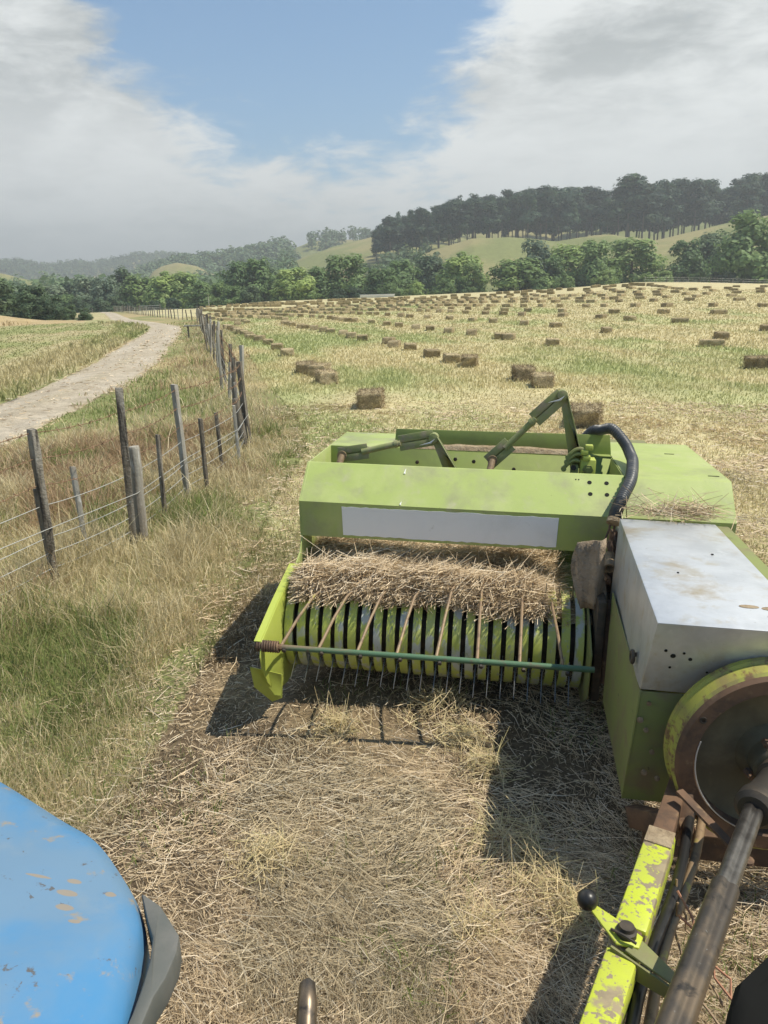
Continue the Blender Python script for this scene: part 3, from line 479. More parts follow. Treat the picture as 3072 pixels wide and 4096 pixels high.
def make_near_fence():
    F=empty('wire_fence',(-2.3,7,0)); tag(F,'old wire fence of grey weathered posts beside the gravel road, nearest the baler','fence')
    o0=Vector((-2.3,7,0))
    def put(name,b,top,wd,m,rnd,seed,label=None):
        mb=MB(); post_mesh(mb,Vector(b)-o0,Vector(top)-o0,wd,rnd,seed); o=mb.build(name,m,F,bevel=.004); 
        if label: o['label']=label
    near=[((-2.66,5.86,0),(-2.70,5.85,.80),.09,WOOD,0),((-2.66,5.83,.5),(-2.668,5.84,1.27),.105,WOOD,0),((-2.69,6.61,0),(-2.71,6.6,.81),.075,WOODP,0),((-2.34,6.84,0),(-2.305,6.83,1.45),.105,WOOD,0),((-2.29,6.97,0),(-2.275,6.96,.91),.16,WOODP,1),((-2.23,7.54,0),(-2.216,7.54,.92),.065,WOOD,0),((-2.22,8.49,0),(-2.254,8.49,1.3),.10,WOODP,0),((-2.08,8.85,0),(-2.09,8.85,.865),.07,WOOD,0),((-2.09,9.85,0),(-2.12,9.85,.785),.07,WOOD,0),((-1.94,10.26,0),(-1.963,10.26,.815),.07,WOODP,0),((-2.07,11.45,0),(-2.16,11.45,.75),.17,WOOD,1),((-2.03,11.63,0),(-2.1,11.63,1.27),.13,WOOD,0),
      ((-3.3,3.9,0),(-3.33,3.9,1.25),.1,WOOD,0),((-3.0,4.9,0),(-3.02,4.9,.85),.07,WOODP,0)]
    for i,(b,tp,wd,m,rd) in enumerate(near): put('post' if wd>.09 else 'batten',b,tp,wd,m,rd,i)
    # on to the corner, tall posts and short battens in turn
    A=Vector((-2.03,11.63,0));B=Vector((-17.1,75.3,0)); n=46; rg=random.Random(3); tops=[]
    for i in range(1,n+1):
        p=A.lerp(B,(i/n)**1.05); p.x+=rg.uniform(-.12,.12); z=hz1(p.x,p.y); tall=i%3!=1
        hgt=(1.28+rg.uniform(-.12,.18)) if tall else .85+rg.uniform(-.1,.1); ln=rg.uniform(-.14,.14)
        put('post' if tall else 'batten',(p.x,p.y,z),(p.x+ln,p.y+rg.uniform(-.1,.1),z+hgt),.11 if tall else .075,WOOD if rg.random()<.6 else WOODP,i%9==0,20+i)
    def line(name,h,m,r,sag,barb,dx=0):
        P=[(-4.6,.9,0),(-3.3,3.9,0),(-2.68,5.84,0),(-2.33,6.86,0),(-2.24,8.49,0),(-2.0,10.26,0),(-2.08,11.6,0)]+[tuple(A.lerp(B,t_)) for t_ in (.08,.16,.25,.35,.5,.65,.8,1)]
        pts=[]
        for a,b in zip(P[:-1],P[1:]):
            a=Vector(a);b=Vector(b);a.z=hz1(a.x,a.y);b.z=hz1(b.x,b.y)
            for k in range(5):
                t_=k/5; q=a.lerp(b,t_); q.z+=h-sag*4*t_*(1-t_); q.x+=dx; pts.append(q-o0)
        mb=MB(); mb.tube(pts,r,5)
        if barb:
            L=0
            for a,b in zip(pts[:-1],pts[1:]):
                if a.y>14: break
                d=(b-a); 
                while L<d.length:
                    p=a+d*(L/d.length)
                    for s_ in (1,-1): 
                        v=Vector((rg.uniform(-1,1),rg.uniform(-1,1),rg.uniform(.4,1)*s_)).normalized()*.022; mb.bar(p-v,p+v,.0035,.0035,(1,.3,0))
                    L+=.13
                L-=d.length
        return mb.build(name,m,F)
    for h,sag in ((1.24,.03),(1.04,.04),(.83,.05)): line('barbed_wire',h,RUST,.0032,sag,True)
    for h in (.66,.40,.27,.14): line('wire',h,WIREM,.0034,.02,False)
    line('wire',.49,WIREM,.0034,.0,False,.07)
make_near_fence()
def post_row(name,label,pts,hgt,wd,parts='post'):
    c=Vector(pts[len(pts)//2]); F=empty(name,(c.x,c.y,hz1(c.x,c.y))); tag(F,label,'fence'); rg=random.Random(len(pts))
    tops=[]
    for i,(x,y) in enumerate(pts):
        z=hz1(x,y)-F.location.z; h=hgt*rg.uniform(.85,1.15); mb=MB(); a=Vector((x-F.location.x,y-F.location.y,z)); b=a+Vector((rg.uniform(-.08,.08),rg.uniform(-.08,.08),h)); post_mesh(mb,a,b,wd,False,i); mb.build('post',WOOD if i%4 else WOODP,F); tops.append((a,h))
    for f in (.95,.6,.3):
        mb=MB(); mb.tube([a+Vector((0,0,hgt*f)) for a,h in tops],.008,4); mb.build('wire',WIREM,F)
def along(P,n):
    P=np.array(P,float); d=np.concatenate([[0],np.cumsum(np.hypot(*np.diff(P,axis=0).T))]); s=np.linspace(0,d[-1],n)
    return list(zip(np.interp(s,d,P[:,0]),np.interp(s,d,P[:,1])))
post_row('roadside_fence','far line of grey posts between the curving road and the baled field',along([(-17.6,77),(-21.2,84.5),(-29.8,104.5),(-43,137),(-55,166)],44),1.15,.14)
post_row('boundary_fence','row of thin posts along the crest of the field below the dark trees',[((px-384)/800*165,165) for px in range(650,860,11)],1.25,.15)
post_row('meadow_fence','sparse row of small posts at the far end of the meadow left of the road',[((px-384)/800*172,172) for px in (30,40,50,60,69,78,88,97)],1.2,.16)
def make_gate():
    g=empty('field_gate',(-50.5,176,hz1(-50.5,176))); tag(g,'pale pipe gate far away where the road meets the trees','gate'); M_=mat('gate_pipe',(.5,.5,.47),.6)
    for z in (.35,.75,1.2): mb=MB(); mb.tube([(-2.2,0,z),(2.2,0,z)],.04,6); mb.build('rail',M_,g)
    for x in (-2.3,2.3): mb=MB(); mb.bar((x,0,0),(x,0,1.5),.18,.18,(0,1,0)); mb.build('post',WOOD,g)
make_gate()
# plank lying across two stakes in the verge, a bare dead tree, a pale trough at the field edge
b=empty('plank_stand',(-10.2,45.2,hz1(-10.2,45.2))); tag(b,'weathered plank on two stakes standing in the verge beside the fence','plank')
mb=MB(); mb.box((-.9,-.16,.62),(.9,.16,.70)); mb.build('board',WOODP,b,bevel=.01)
for x in (-.7,.7): mb=MB(); mb.bar((x,0,-.1),(x,0,.62),.09,.09,(0,1,0)); mb.build('stake',WOOD,b)
b=empty('water_trough',(-.2,158,hz1(-.2,158))); tag(b,'long pale trough lying at the far edge of the field in front of the trees','trough')
mt=mat('trough_white',(.72,.72,.70),.6); mb=MB(); mb.slab([(-3.4,-.35,0),(3.4,-.35,0),(3.4,-.5,.5),(-3.4,-.5,.5)],(0,.9,0)); mb.build('basin',mt,b,bevel=.05)
mb=MB(); mb.box((-3.5,-.56,.5),(3.5,.46,.58)); mb.build('rim',mt,b,bevel=.02)
# ---------------------------------------------------------------- bales
BALEM=vmat('baled_hay',.9,[(38.,.3,.7,.62,1.25),(9.,.35,.65,.8,1.15)],bump=(45.,1.,.03),vary=((.82,.80,.76),(1.25,1.25,1.22)))
def bale_mesh(name,seed,res,straws):
    rg=np.random.default_rng(seed); nx,ny,nz=res; L,W,H=.86,.47,.37; bm=bmesh.new(); bmesh.ops.create_cube(bm,size=1)
    me=bpy.data.meshes.new(name)
    def face_grid(a,b,f):
        u,v=np.meshgrid(np.linspace(-.5,.5,a+1),np.linspace(-.5,.5,b+1),indexing='ij'); P=f(u,v).reshape(-1,3); i=np.arange(a)[:,None]*(b+1); j=np.arange(b)[None]
        return P,np.stack([i+j,i+j+b+1,i+j+b+2,i+j+1],-1).reshape(-1,4)
    S=[(nx,nz,lambda u,v:np.stack([u,u*0-.5,v],-1)),(nx,nz,lambda u,v:np.stack([-u,u*0+.5,v],-1)),(ny,nz,lambda u,v:np.stack([u*0+.5,u,v],-1)),(ny,nz,lambda u,v:np.stack([u*0-.5,-u,v],-1)),(nx,ny,lambda u,v:np.stack([u,v,u*0+.5],-1)),(nx,ny,lambda u,v:np.stack([u,-v,u*0-.5],-1))]
    V=[];Fq=[];o=0
    for a,b_,f in S:
        P,q=face_grid(a,b_,f); V.append(P);Fq.append(q+o);o+=len(P)
    P=np.concatenate(V);q=np.concatenate(Fq); bm.free()
    s=np.array([L,W,H]); X=P*s
    # rounded edges, sagging ends, two string grooves, lumpy flakes
    rad=.055; lim=s/2-rad; inn=np.clip(X,-lim,lim); d=X-inn; ln=np.linalg.norm(d,axis=1,keepdims=True); X=inn+d/np.maximum(ln,1e-6)*np.minimum(ln,rad*1.0+0*ln)
    X=np.where(ln>1e-6,X,inn)
    g=np.exp(-((np.abs(P[:,0])-.2)/.03)**2); X[:,1:]*=(1-.075*g)[:,None]
    nn=fbm(X[:,0]*9+seed*3,X[:,1]*6+X[:,2]*8,seed,3)-.5; X*=(1+.16*nn)[:,None]
    fl=np.sin(X[:,0]*55+3*nn)*.006; X[:,1]+=np.sign(P[:,1])*fl; X[:,2]+=.5*fl
    X[:,2]+=H/2-.012; X[:,0]+=(X[:,2]-H/2)*rg.uniform(-.25,.25); X[:,2]-=.05*np.abs(P[:,0])**2
    c=np.array([.40,.325,.195])*(1+.8*nn[:,None])+.05*(rg.random((len(X),1))-.5)
    allV=[X];allC=[c];lo=[q.ravel()];sz=[np.full(len(q),4)]; o=len(X)
    if straws:
        k=rg.integers(0,len(X),straws); p=X[k]; out=p-np.array([0,0,H/2]); out/=np.linalg.norm(out,axis=1,keepdims=True)
        dr=out*rg.uniform(.05,.5,(straws,1))+rg.normal(0,.5,(straws,3)); dr/=np.linalg.norm(dr,axis=1,keepdims=True); ll=rg.uniform(.05,.17,(straws,1))
        sd=np.cross(dr,rg.normal(size=(straws,3))); sd/=np.linalg.norm(sd,axis=1,keepdims=True); a=p-out*.01-dr*ll*.4; b2=p+dr*ll*.6+out*.012; wd=.0032
        Q=np.stack([a-sd*wd,a+sd*wd,b2+sd*wd*.6,b2-sd*wd*.6],1).reshape(-1,3); Q[:,2]=np.maximum(Q[:,2],.004); allV.append(Q); allC.append(np.repeat(STRAW[rg.integers(0,6,straws)]*.8,4,0)); lo.append(o+np.arange(4*straws)); sz.append(np.full(straws,4))
    return npmesh(name,np.concatenate(allV),np.concatenate(lo),np.concatenate(sz),BALEM,np.concatenate(allC),False)
BM_NEAR=[bale_mesh('bale_near',s,(26,12,10),1500) for s in (1,2,3)]; BM_MID=[bale_mesh('bale_mid',s,(14,7,6),220) for s in (4,5,6)]; BM_FAR=[bale_mesh('bale_far',s,(6,3,3),0) for s in (7,8)]
def put_bale(x,y,wm,i,label,group):
    r=math.hypot(x,y); me=(BM_NEAR if r<24 else BM_MID if r<70 else BM_FAR); me=me[i%len(me)]
    o=link('hay_bale',me); rg=random.Random(i*31+5)
    # the width seen gives the heading of the long side
    best=min((abs(.86*abs(math.cos(a))+.47*abs(math.sin(a))-wm),a) for a in [k*.05 for k in range(32)])[1]
    a=best*rg.choice((-1,1))-math.atan2(x,y)
    if r>70: a=max(-.7,min(.7,a))
    s=1.0 if wm<.95 else min(1.15,wm/.9)
    dz=(hz1(x+.3,y)-hz1(x-.3,y))/.6
    o.location=(x,y,hz1(x,y)-.01); o.rotation_euler=(rg.uniform(-.03,.03),-math.atan(dz)*math.cos(a),a); o.scale=(s*rg.uniform(.95,1.04),rg.uniform(.94,1.05),rg.uniform(.92,1.05)*(.92 if r<24 else .78))
    return tag(o,label,'hay bale',group)
def make_bales():
    rows={'fence':'in the curving row nearest the fence','fencb':'in the strip beyond the row nearest the fence','second':'in the second row out from the fence','third':'in the third row out from the fence'}
    i=0
    for it in BALES_NAMED.split(';'):
        k,x,y,wm=it.split(','); x,y,wm=float(x),float(y),float(wm); i+=1
        if k=='near': lab='squat rectangular hay bale standing alone, the closest whole bale beyond the baler'
        elif k=='right': lab='long hay bale cut off by the right edge of the picture'; wm=.86
        elif k=='broken': lab='ragged burst hay bale lying just behind the tall green linkage arm'
        else:
            rn=''.join(q for q in k if q.isalpha()); n=int(''.join(q for q in k if q.isdigit()))
            lab='hay bale %s, %s from near end'%(rows[rn],ORD[n])
        put_bale(x,y,wm,i,lab,'square hay bales left on the mown field')
    rest=[tuple(float(q) for q in it.split(',')) for it in BALES_REST.split(';')]
    nind=298-i; far=rest[nind:]
    names=[]
    for j,(x,y,wm) in enumerate(rest[:nind]):
        r=math.hypot(x,y); i+=1
        side='left of the tall linkage arm' if x<.13*y else 'right of the tall linkage arm'
        if j<24: lab='dark sided hay bale on the field %s, %s closest there'%(side,ORD[sum(1 for q in rest[:j] if (q[0]<.13*q[1])==(x<.13*y))])
        elif r<75: lab='small hay bale among the scattered rows in the middle of the mown field'
        else: lab='tiny distant hay bale among the many dotting the far half of the field'
        put_bale(x,y,wm,i,lab,'square hay bales left on the mown field' if r<75 or j<24 else 'tiny hay bales on the far half of the field')
    # the rest, farthest of all, as one object
    V=[];C_=[];lo=[];sz=[];o=0; me=BM_FAR[0]; n=len(me.vertices); co=np.zeros(n*3); me.vertices.foreach_get('co',co); co=co.reshape(-1,3); li=np.zeros(len(me.loops),int); me.loops.foreach_get('vertex_index',li)
    for x,y,wm in far:
        a=RNG.uniform(-.5,.5)-math.atan2(x,y); c,s=math.cos(a),math.sin(a); p=co@np.array([[c,s,0],[-s,c,0],[0,0,1]])+np.array([x,y,hz1(x,y)]); V.append(p); lo.append(li+o); sz.append(np.full(len(me.polygons),4)); o+=n
    V=np.concatenate(V); me2=npmesh('far_bales',V,np.concatenate(lo),np.concatenate(sz),BALEM,np.full((len(V),3),1.)*np.array([.36,.29,.155]))
    tag(link('far_bales',me2),'specks of hay bales along the farthest edge of the field','hay bales',kind='stuff')
    # a loose unbaled heap
    x,y=15.2,28.6
    mb=MB(); mb.ball((0,0,0),.75,22,10,(1,.7,.22)); 
    h=mb.build('hay_heap',mat('loose_hay',(.42,.33,.2),.95,noise=[(30,(.28,.2,.11),.4,.65)],bump=(40,1,.04)),smooth=True); h.location=(x,y,hz1(x,y)); 
    for v in h.data.vertices: v.co*= .75+.6*float(fbm(np.array([v.co.x*3]),np.array([v.co.y*3]),91)[0])
    tag(h,'low loose heap of unbaled hay between scattered bales on the open field','hay heap')
make_bales()
# ---------------------------------------------------------------- trees
BARK=mat('bark',(.13,.105,.08),.9,noise=[(6,(.2,.17,.13),.45,.65,(1,1,.2))])
LEAFM=vmat('leaves',.6,trans=.38,spec=.3,vary=((.68,.74,.72),(1.32,1.25,1.12)))
def crown_mesh(name,lumps,n,size,pal,seed,up=.35,jit=.25):
    """leaf clumps spread through lumps (cx,cy,cz,rx,ry,rz); each lump has its own true leaf colour"""
    rg=np.random.default_rng(seed); w=np.array([l[3]*l[5] for l in lumps]); w=w/w.sum(); k=rg.choice(len(lumps),n,p=w); L_=np.array(lumps)[k]
    d=rg.normal(size=(n,3)); d/=np.linalg.norm(d,axis=1,keepdims=True); rad=rg.random((n,1))**.33*(1+jit*(rg.random((n,1))-.3))
    P=L_[:,:3]+d*rad*L_[:,3:]
    cen=P-np.array([0,0,.5]); cen/=np.maximum(np.linalg.norm(cen,axis=1,keepdims=True),.05); nr=d*.8+cen*.45+rg.normal(0,.32,(n,3))+np.array([0,0,up]); nr/=np.linalg.norm(nr,axis=1,keepdims=True)
    a=np.cross(nr,rg.normal(size=(n,3))); a/=np.linalg.norm(a,axis=1,keepdims=True); b=np.cross(nr,a); s=size*(.6+.8*rg.random((n,1)))
    bend=nr*s*.25
    V=np.stack([P-a*s,P-b*s*.55-bend*.5,P+a*s,P+b*s*.55-bend*.5],1).reshape(-1,3)
    lc=pal[rg.choice(len(pal),len(lumps))][k]*(.8+.4*rg.random((n,1)))
    return npmesh(name,V,np.arange(4*n),np.full(n,4),LEAFM,np.repeat(lc,4,0))
def trunk_mesh(name,h,r,seed,limbs,spread):
    rg=random.Random(seed); mb=MB(); pts=[Vector((rg.uniform(-.02,.02)*h*t_,rg.uniform(-.02,.02)*h*t_,h*t_)) for t_ in (0,.15,.35,.55,.75,.95)]; pts[0].z=-.6
    mb.tube(pts,[r*1.25,r,r*.85,r*.65,r*.42,r*.15],8)
    for i in range(limbs):
        z=h*rg.uniform(.35,.85); a=rg.uniform(0,6.28); l=spread*rg.uniform(.4,.9); p=Vector((0,0,z)); q=Vector((math.cos(a)*l,math.sin(a)*l,z+l*rg.uniform(.2,.6))); mb.tube([p,p.lerp(q,.5)+Vector((0,0,.05*l)),q],[r*.35,r*.22,r*.08],6)
    o=mb.build(name,BARK,None,smooth=True); me=o.data; bpy.data.objects.remove(o); return me
def leafy(seed,pal,W=.36,skirt=True,n=4600,size=.032):
    """broadleaf tree of unit height: many lumps, crown close to the ground"""
    rg=random.Random(seed); L=[]
    for i in range(44):
        z=rg.uniform(.10 if skirt else .3,.92); wz=W*(1-.75*abs((z-.42)/.58)**2.0); a=rg.uniform(0,6.28); q=rg.uniform(.35,.92)*wz; s=rg.uniform(.095,.17)*(1.15-.45*z)
        L.append((math.cos(a)*q,math.sin(a)*q,z,s*1.1,s*1.1,s))
    return crown_mesh('leaf_crown',L,n,size,pal,seed),trunk_mesh('leaf_trunk',.85,.022,seed,9,W*.8)
def pine(seed):
    rg=random.Random(seed); L=[]
    b=rg.uniform(.24,.50)
    for i in range(30):
        z=rg.uniform(b,.95); wz=.22*(1-.6*((z-b)/(1-b))**1.6); a=rg.uniform(0,6.28); q=rg.uniform(.2,1.)*wz; s=rg.uniform(.055,.10); L.append((math.cos(a)*q,math.sin(a)*q,z,s*1.4,s*1.4,s*.75))
    L.append((rg.uniform(-.03,.03),0,.95,.06,.06,.055))
    pal=1.8*np.array([(.021,.046,.028),(.028,.056,.030),(.017,.036,.025),(.036,.062,.032)])
    return crown_mesh('pine_crown',L,2200,.028,pal,seed,.5),trunk_mesh('pine_trunk',.93,.014,seed,8,.14)
PAL_L=1.75*np.array([(.135,.19,.065),(.16,.215,.07),(.115,.165,.06),(.17,.22,.085)]); PAL_M=2.0*np.array([(.085,.13,.05),(.105,.15,.06),(.075,.115,.045)]); PAL_D=2.3*np.array([(.045,.07,.038),(.055,.08,.042),(.04,.06,.034)]); PAL_G=2.0*np.array([(.11,.14,.095),(.09,.12,.08),(.125,.155,.105)])
KIND={'light':[leafy(s,PAL_L,.40) for s in (1,2,3)],'mid':[leafy(s,PAL_M,.38) for s in (4,5)],'dark':[leafy(s,PAL_D,.34) for s in (6,7)],'grey':[leafy(s,PAL_G,.33) for s in (8,9)]}
PINES=[pine(s) for s in range(11,18)]
def plant(name,meshes,x,y,h,wid,rot,label,cat,group=None,sink=0.):
    r=empty(name,(x,y,hz1(x,y)-sink)); tag(r,label,cat,group); r.rotation_euler=(0,0,rot); r.scale=(h*wid,h*wid,h)
    link('crown',meshes[0],r); link('trunk',meshes[1],r); return r
def hor(px): return 293-.0262*(px-384)
def make_trees():
    rg=random.Random(5)
    T=[(58,283,17,'grey'),(79,280,12,'dark'),(97,275,17,'grey'),(113,274,14,'grey'),(127,267,14,'dark'),(148,274,18,'light'),(169,271,18,'light'),(190,272,18,'light'),(206,281,12,'mid'),(228,280,11,'light'),(245,261,15,'mid'),(262,258,18,'mid'),(279,265,14,'dark'),(299,268,17,'light'),(322,267,14,'mid'),(334,275,11,'light'),(352,254,18,'mid'),(371,261,15,'dark'),(388,268,13,'mid'),(407,260,18,'mid'),(435,254,18,'dark'),(463,252,19,'light'),(479,263,11,'light'),(525,257,23,'light'),(541,238,15,'grey'),(556,256,13,'mid'),(582,241,25,'light'),(602,240,17,'mid'),(636,238,23,'light'),(687,240,18,'mid'),(717,231,21,'dark'),(754,212,27,'mid'),(790,222,27,'dark'),(830,220,28,'mid')]
    word={'light':'light green leafy tree','mid':'mid green leafy tree','dark':'dark green leafy tree','grey':'grey green willow-like tree'}
    cnt={}
    for i,(px,yt,hw,kd) in enumerate(T):
        r=184+rg.uniform(0,26)+(12 if kd in('dark','grey') else 0)
        x=(px-384)/800*r; y=r; h=.95*(2.2+(hor(px)-yt)/800*r-hz1(x,y)+1.); wid=(hw*1.28/800*r)/(h*.38); cnt[kd]=cnt.get(kd,0)
        m=KIND[kd][i%len(KIND[kd])]; n_=cnt[kd]; cnt[kd]+=1
        plant('leafy_tree',m,x,y,h,wid,rg.uniform(0,6.28),'%s in the belt beyond the field, %s such from the left'%(word[kd],ORD[n_]),'tree','trees in the belt beyond the field',.6)
    for i,px in enumerate((70,88,107,118,133,160,178,205,218,238,256,290,312,345,362,398,420,450,472,545,570,610,655,668,700,735,770)):
        r=180+rg.uniform(0,8); x=(px-384)/800*r; h=rg.uniform(3.,5.5); plant('bush',KIND[rg.choice(('mid','dark','light'))][i%2],x,r,h,1.5,rg.uniform(0,6),'rounded bush in the undergrowth at the foot of the tree belt','bush','bushes at the foot of the tree belt',.5)
    for i,(px,yt,r) in enumerate(((-42,268,106),(-20,271,110),(2,276,104),(22,280,110),(40,284,104),(57,292,102),(74,303,100),(88,316,96))):
        x=(px-384)/800*r; h=2.2+(hor(px)-yt)/800*r-hz1(x,r)+.3
        plant('dark_conifer',KIND['dark'][i%2],x,r,max(h,2.),1.25,rg.uniform(0,6),'dense dark tree on the dry bank left of the meadow, %s from the outer side'%ORD[i],'tree','dark trees on the bank by the meadow',.4)
    # pine wood on the hill
    tops=[(330,262),(384,226),(389,222),(414,211),(437,210),(463,200),(483,198.6),(504,197.5),(527,193),(555,191.7),(583,191),(605,195),(615,194),(632,180),(642,189),(666,186),(692,184.7),(717,184.7),(729,194),(745,180),(764,176.6),(800,172),(900,165)]
    tx=[a for a,b in tops];ty=[b for a,b in tops]; k=0
    for row,(R0,dpx,drop) in enumerate(((404,11.5,0),(420,11.,2),(436,12.,5),(470,15.,7),(515,17,9))):
        px=382+row*4
        while px<880:
            p=px+rg.uniform(-3,3); r=R0+rg.uniform(-9,9); x=(p-384)/800*r; yt=np.interp(p,tx,ty)+drop*.4+abs(rg.gauss(0,6))-1.5; zb=hz1(x,r); h=2.2+(hor(p)-yt)/800*r-zb; px+=dpx*rg.uniform(.8,1.25)
            if h<9 or (row>2 and p>635): continue
            if p<410: lab='pine at the lower end of the hill wood, sinking behind the valley trees'
            elif abs(p-632)<7 and row==0: lab='round topped pine rising above the rest of the hill wood'
            elif p>735: lab='tall pine at the high end of the hill wood with sky showing between the crowns'
            elif p<560: lab='tall dark pine in the part of the hill wood above the open grassy slope'
            else: lab='tall dark pine in the middle of the hill wood with bare trunks below'
            plant('pine_tree',PINES[k%7],x,r,h,rg.uniform(.75,1.35),rg.uniform(0,6.28),lab,'pine tree',lab.split(' with ')[0].replace('pine','pines') if 'round' not in lab else None,.5); k+=1
    # bare dead tree
    d=trunk_mesh('dead_trunk',.98,.02,77,7,.3); t_=empty('dead_tree',(-36.3,171,hz1(-36.3,171))); tag(t_,'bare whitish dead tree against the green slope at the edge of the field','dead tree'); t_.scale=(3.,3.,2.9); o=link('trunk',d,t_); 
    pal_=mat('bleached_wood',(.55,.53,.47),.9); o.data=o.data.copy(); o.data.materials.clear(); o.data.materials.append(pal_)
    # far wooded ridges, one mass
    P=[];S=[];Cc=[]
    def patch(n,p0,p1,R0,R1,hh,cond,pal):
        px=RNG.uniform(p0,p1,n); r=RNG.uniform(R0,R1,n); x=(px-384)/800*r; z=hz(x,r); k=cond(px,r,x,z); P.append(np.stack([x,r,z],-1)[k]); S.append(RNG.uniform(.7,1.3,k.sum())*hh); Cc.append(pal[RNG.choice(len(pal),k.sum())])
    allk=lambda px,r,x,z:np.ones(len(px),bool)
    patch(2200,-60,255,1150,1640,13,allk,PAL_D); patch(1000,140,305,640,860,12,lambda px,r,x,z:~((px>296)&(r>760)),PAL_D*1.15)
    patch(90,318,384,740,850,11,lambda px,r,x,z:(px<352)|(fbm(px/6,r/30,5)>.55),PAL_D); patch(200,196,300,380,600,11,lambda px,r,x,z:fbm(px/20,r/60,7)>.40,PAL_D*1.2)
    patch(120,-60,150,330,520,9,lambda px,r,x,z:(fbm(px/20,r/60,8)>.42)&~((px<50)&(r>450)),PAL_D*1.3); patch(60,384,480,260,380,7,lambda px,r,x,z:(px<455),PAL_D)
    patch(150,40,330,215,300,9,lambda px,r,x,z:fbm(px/15,r/30,9)>.36,PAL_D*1.2)
    P=np.concatenate(P);S=np.concatenate(S);Cc=np.concatenate(Cc); n=len(P); K=46
    d=RNG.normal(size=(n,K,3)); d/=np.linalg.norm(d,axis=2,keepdims=True); rad=RNG.random((n,K,1))**.35; q=P[:,None]+d*rad*S[:,None,None]*np.array([.36,.36,.52])+np.array([0,0,.45])*S[:,None,None]
    nr=d+RNG.normal(0,.3,(n,K,3))+np.array([0,0,.3]); nr/=np.linalg.norm(nr,axis=2,keepdims=True); a=np.cross(nr,RNG.normal(size=(n,K,3))); a/=np.linalg.norm(a,axis=2,keepdims=True); b=np.cross(nr,a); s=S[:,None,None]*RNG.uniform(.08,.17,(n,K,1))
    V=np.stack([q-a*s,q-b*s*.6,q+a*s,q+b*s*.6],2).reshape(-1,3); c=np.repeat((Cc[:,None]*RNG.uniform(.75,1.3,(n,K,1))).reshape(-1,3),4,0)
    tag(link('far_forest',npmesh('far_forest',V,np.arange(len(V)),np.full(n*K,4),LEAFM,c)),'distant bush covered ridges closing the valley','forest',kind='stuff')
make_trees()
# ---------------------------------------------------------------- the baler
def frame(yaw,roll,pit):
    cy,sy=math.cos(yaw),math.sin(yaw); Y=Vector((sy,cy,0));X=Vector((cy,-sy,0));Z=Vector((0,0,1))
    X2=X*math.cos(roll)-Z*math.sin(roll);Z2=Z*math.cos(roll)+X*math.sin(roll)
    return X2,Y*math.cos(pit)+Z2*math.sin(pit),Z2*math.cos(pit)-Y*math.sin(pit)
BX,BY,BZ=frame(R(9.5),R(2.0),R(-1.0)); BO=Vector((.3,4.0,.03))
BALER=empty('hay_baler'); BALER.matrix_world=Matrix(((BX.x,BY.x,BZ.x,BO.x),(BX.y,BY.y,BZ.y,BO.y),(BX.z,BY.z,BZ.z,BO.z),(0,0,0,1)))
tag(BALER,'lime green towed hay baler with silver gearbox cover and pickup full of hay','hay baler')
DUST=(.36,.30,.19)
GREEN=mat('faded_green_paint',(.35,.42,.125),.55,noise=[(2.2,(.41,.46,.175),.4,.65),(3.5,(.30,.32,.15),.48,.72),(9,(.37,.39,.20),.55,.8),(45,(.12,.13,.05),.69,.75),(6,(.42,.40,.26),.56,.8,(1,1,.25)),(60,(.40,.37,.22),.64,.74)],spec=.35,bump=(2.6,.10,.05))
GREENW=mat('shaded_green_paint',(.25,.31,.085),.6,noise=[(3,(.21,.25,.08),.4,.65),(9,(.28,.29,.14),.55,.78)])  # hood green darkened: shade of the trough walls put into the colour
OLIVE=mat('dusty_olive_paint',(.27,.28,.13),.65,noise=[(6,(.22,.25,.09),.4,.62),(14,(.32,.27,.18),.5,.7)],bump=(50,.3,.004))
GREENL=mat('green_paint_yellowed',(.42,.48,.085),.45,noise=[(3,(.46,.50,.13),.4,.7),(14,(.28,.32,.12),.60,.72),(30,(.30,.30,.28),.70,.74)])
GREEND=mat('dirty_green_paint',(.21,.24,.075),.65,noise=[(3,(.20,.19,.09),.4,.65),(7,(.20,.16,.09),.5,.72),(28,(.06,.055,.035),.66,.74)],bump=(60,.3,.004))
DECAL=mat('white_decal',(.80,.80,.79),.5,noise=[(3,(.72,.72,.70),.45,.7),(11,(.50,.50,.46),.64,.76),(55,(.10,.11,.07),.745,.77)])
MUD=mat('dried_mud',(.30,.225,.14),.95,noise=[(14,(.37,.29,.19),.4,.65),(40,(.18,.13,.08),.5,.7)],bump=(30,1,.015))
PEEL=mat('peeling_lime_paint',(.50,.57,.045),.42,noise=[(4,(.45,.50,.075),.4,.7),(17,(.27,.22,.145),.545,.57,(1,1,1)),(42,(.28,.23,.155),.58,.61),(5,(.33,.27,.17),.60,.66)])
BAND=mat('worn_pickup_bands',(.47,.52,.11),.45,noise=[(9,(.48,.52,.16),.45,.6),(13,(.46,.48,.43),.52,.60,(.8,.8,.4)),(40,(.36,.39,.22),.57,.63,(1,1,.3)),(7,(.42,.38,.25),.60,.75)])
STEEL=mat('galvanised_sheet',(.62,.64,.66),.42,.55,noise=[(5,(.52,.54,.56),.4,.65),(3.2,(.43,.36,.25),.53,.72),(8,(.50,.47,.40),.52,.75),(60,(.25,.24,.22),.68,.74),(20,(.70,.71,.72),.55,.8)],bump=(18,.08,.01))
IRON=mat('dark_iron',(.055,.048,.04),.6,.3,noise=[(12,(.11,.085,.06),.45,.7)])
RUSTY=mat('rusty_steel',(.17,.10,.06),.75,.15,noise=[(10,(.10,.065,.045),.4,.62),(22,(.27,.18,.10),.55,.75)])
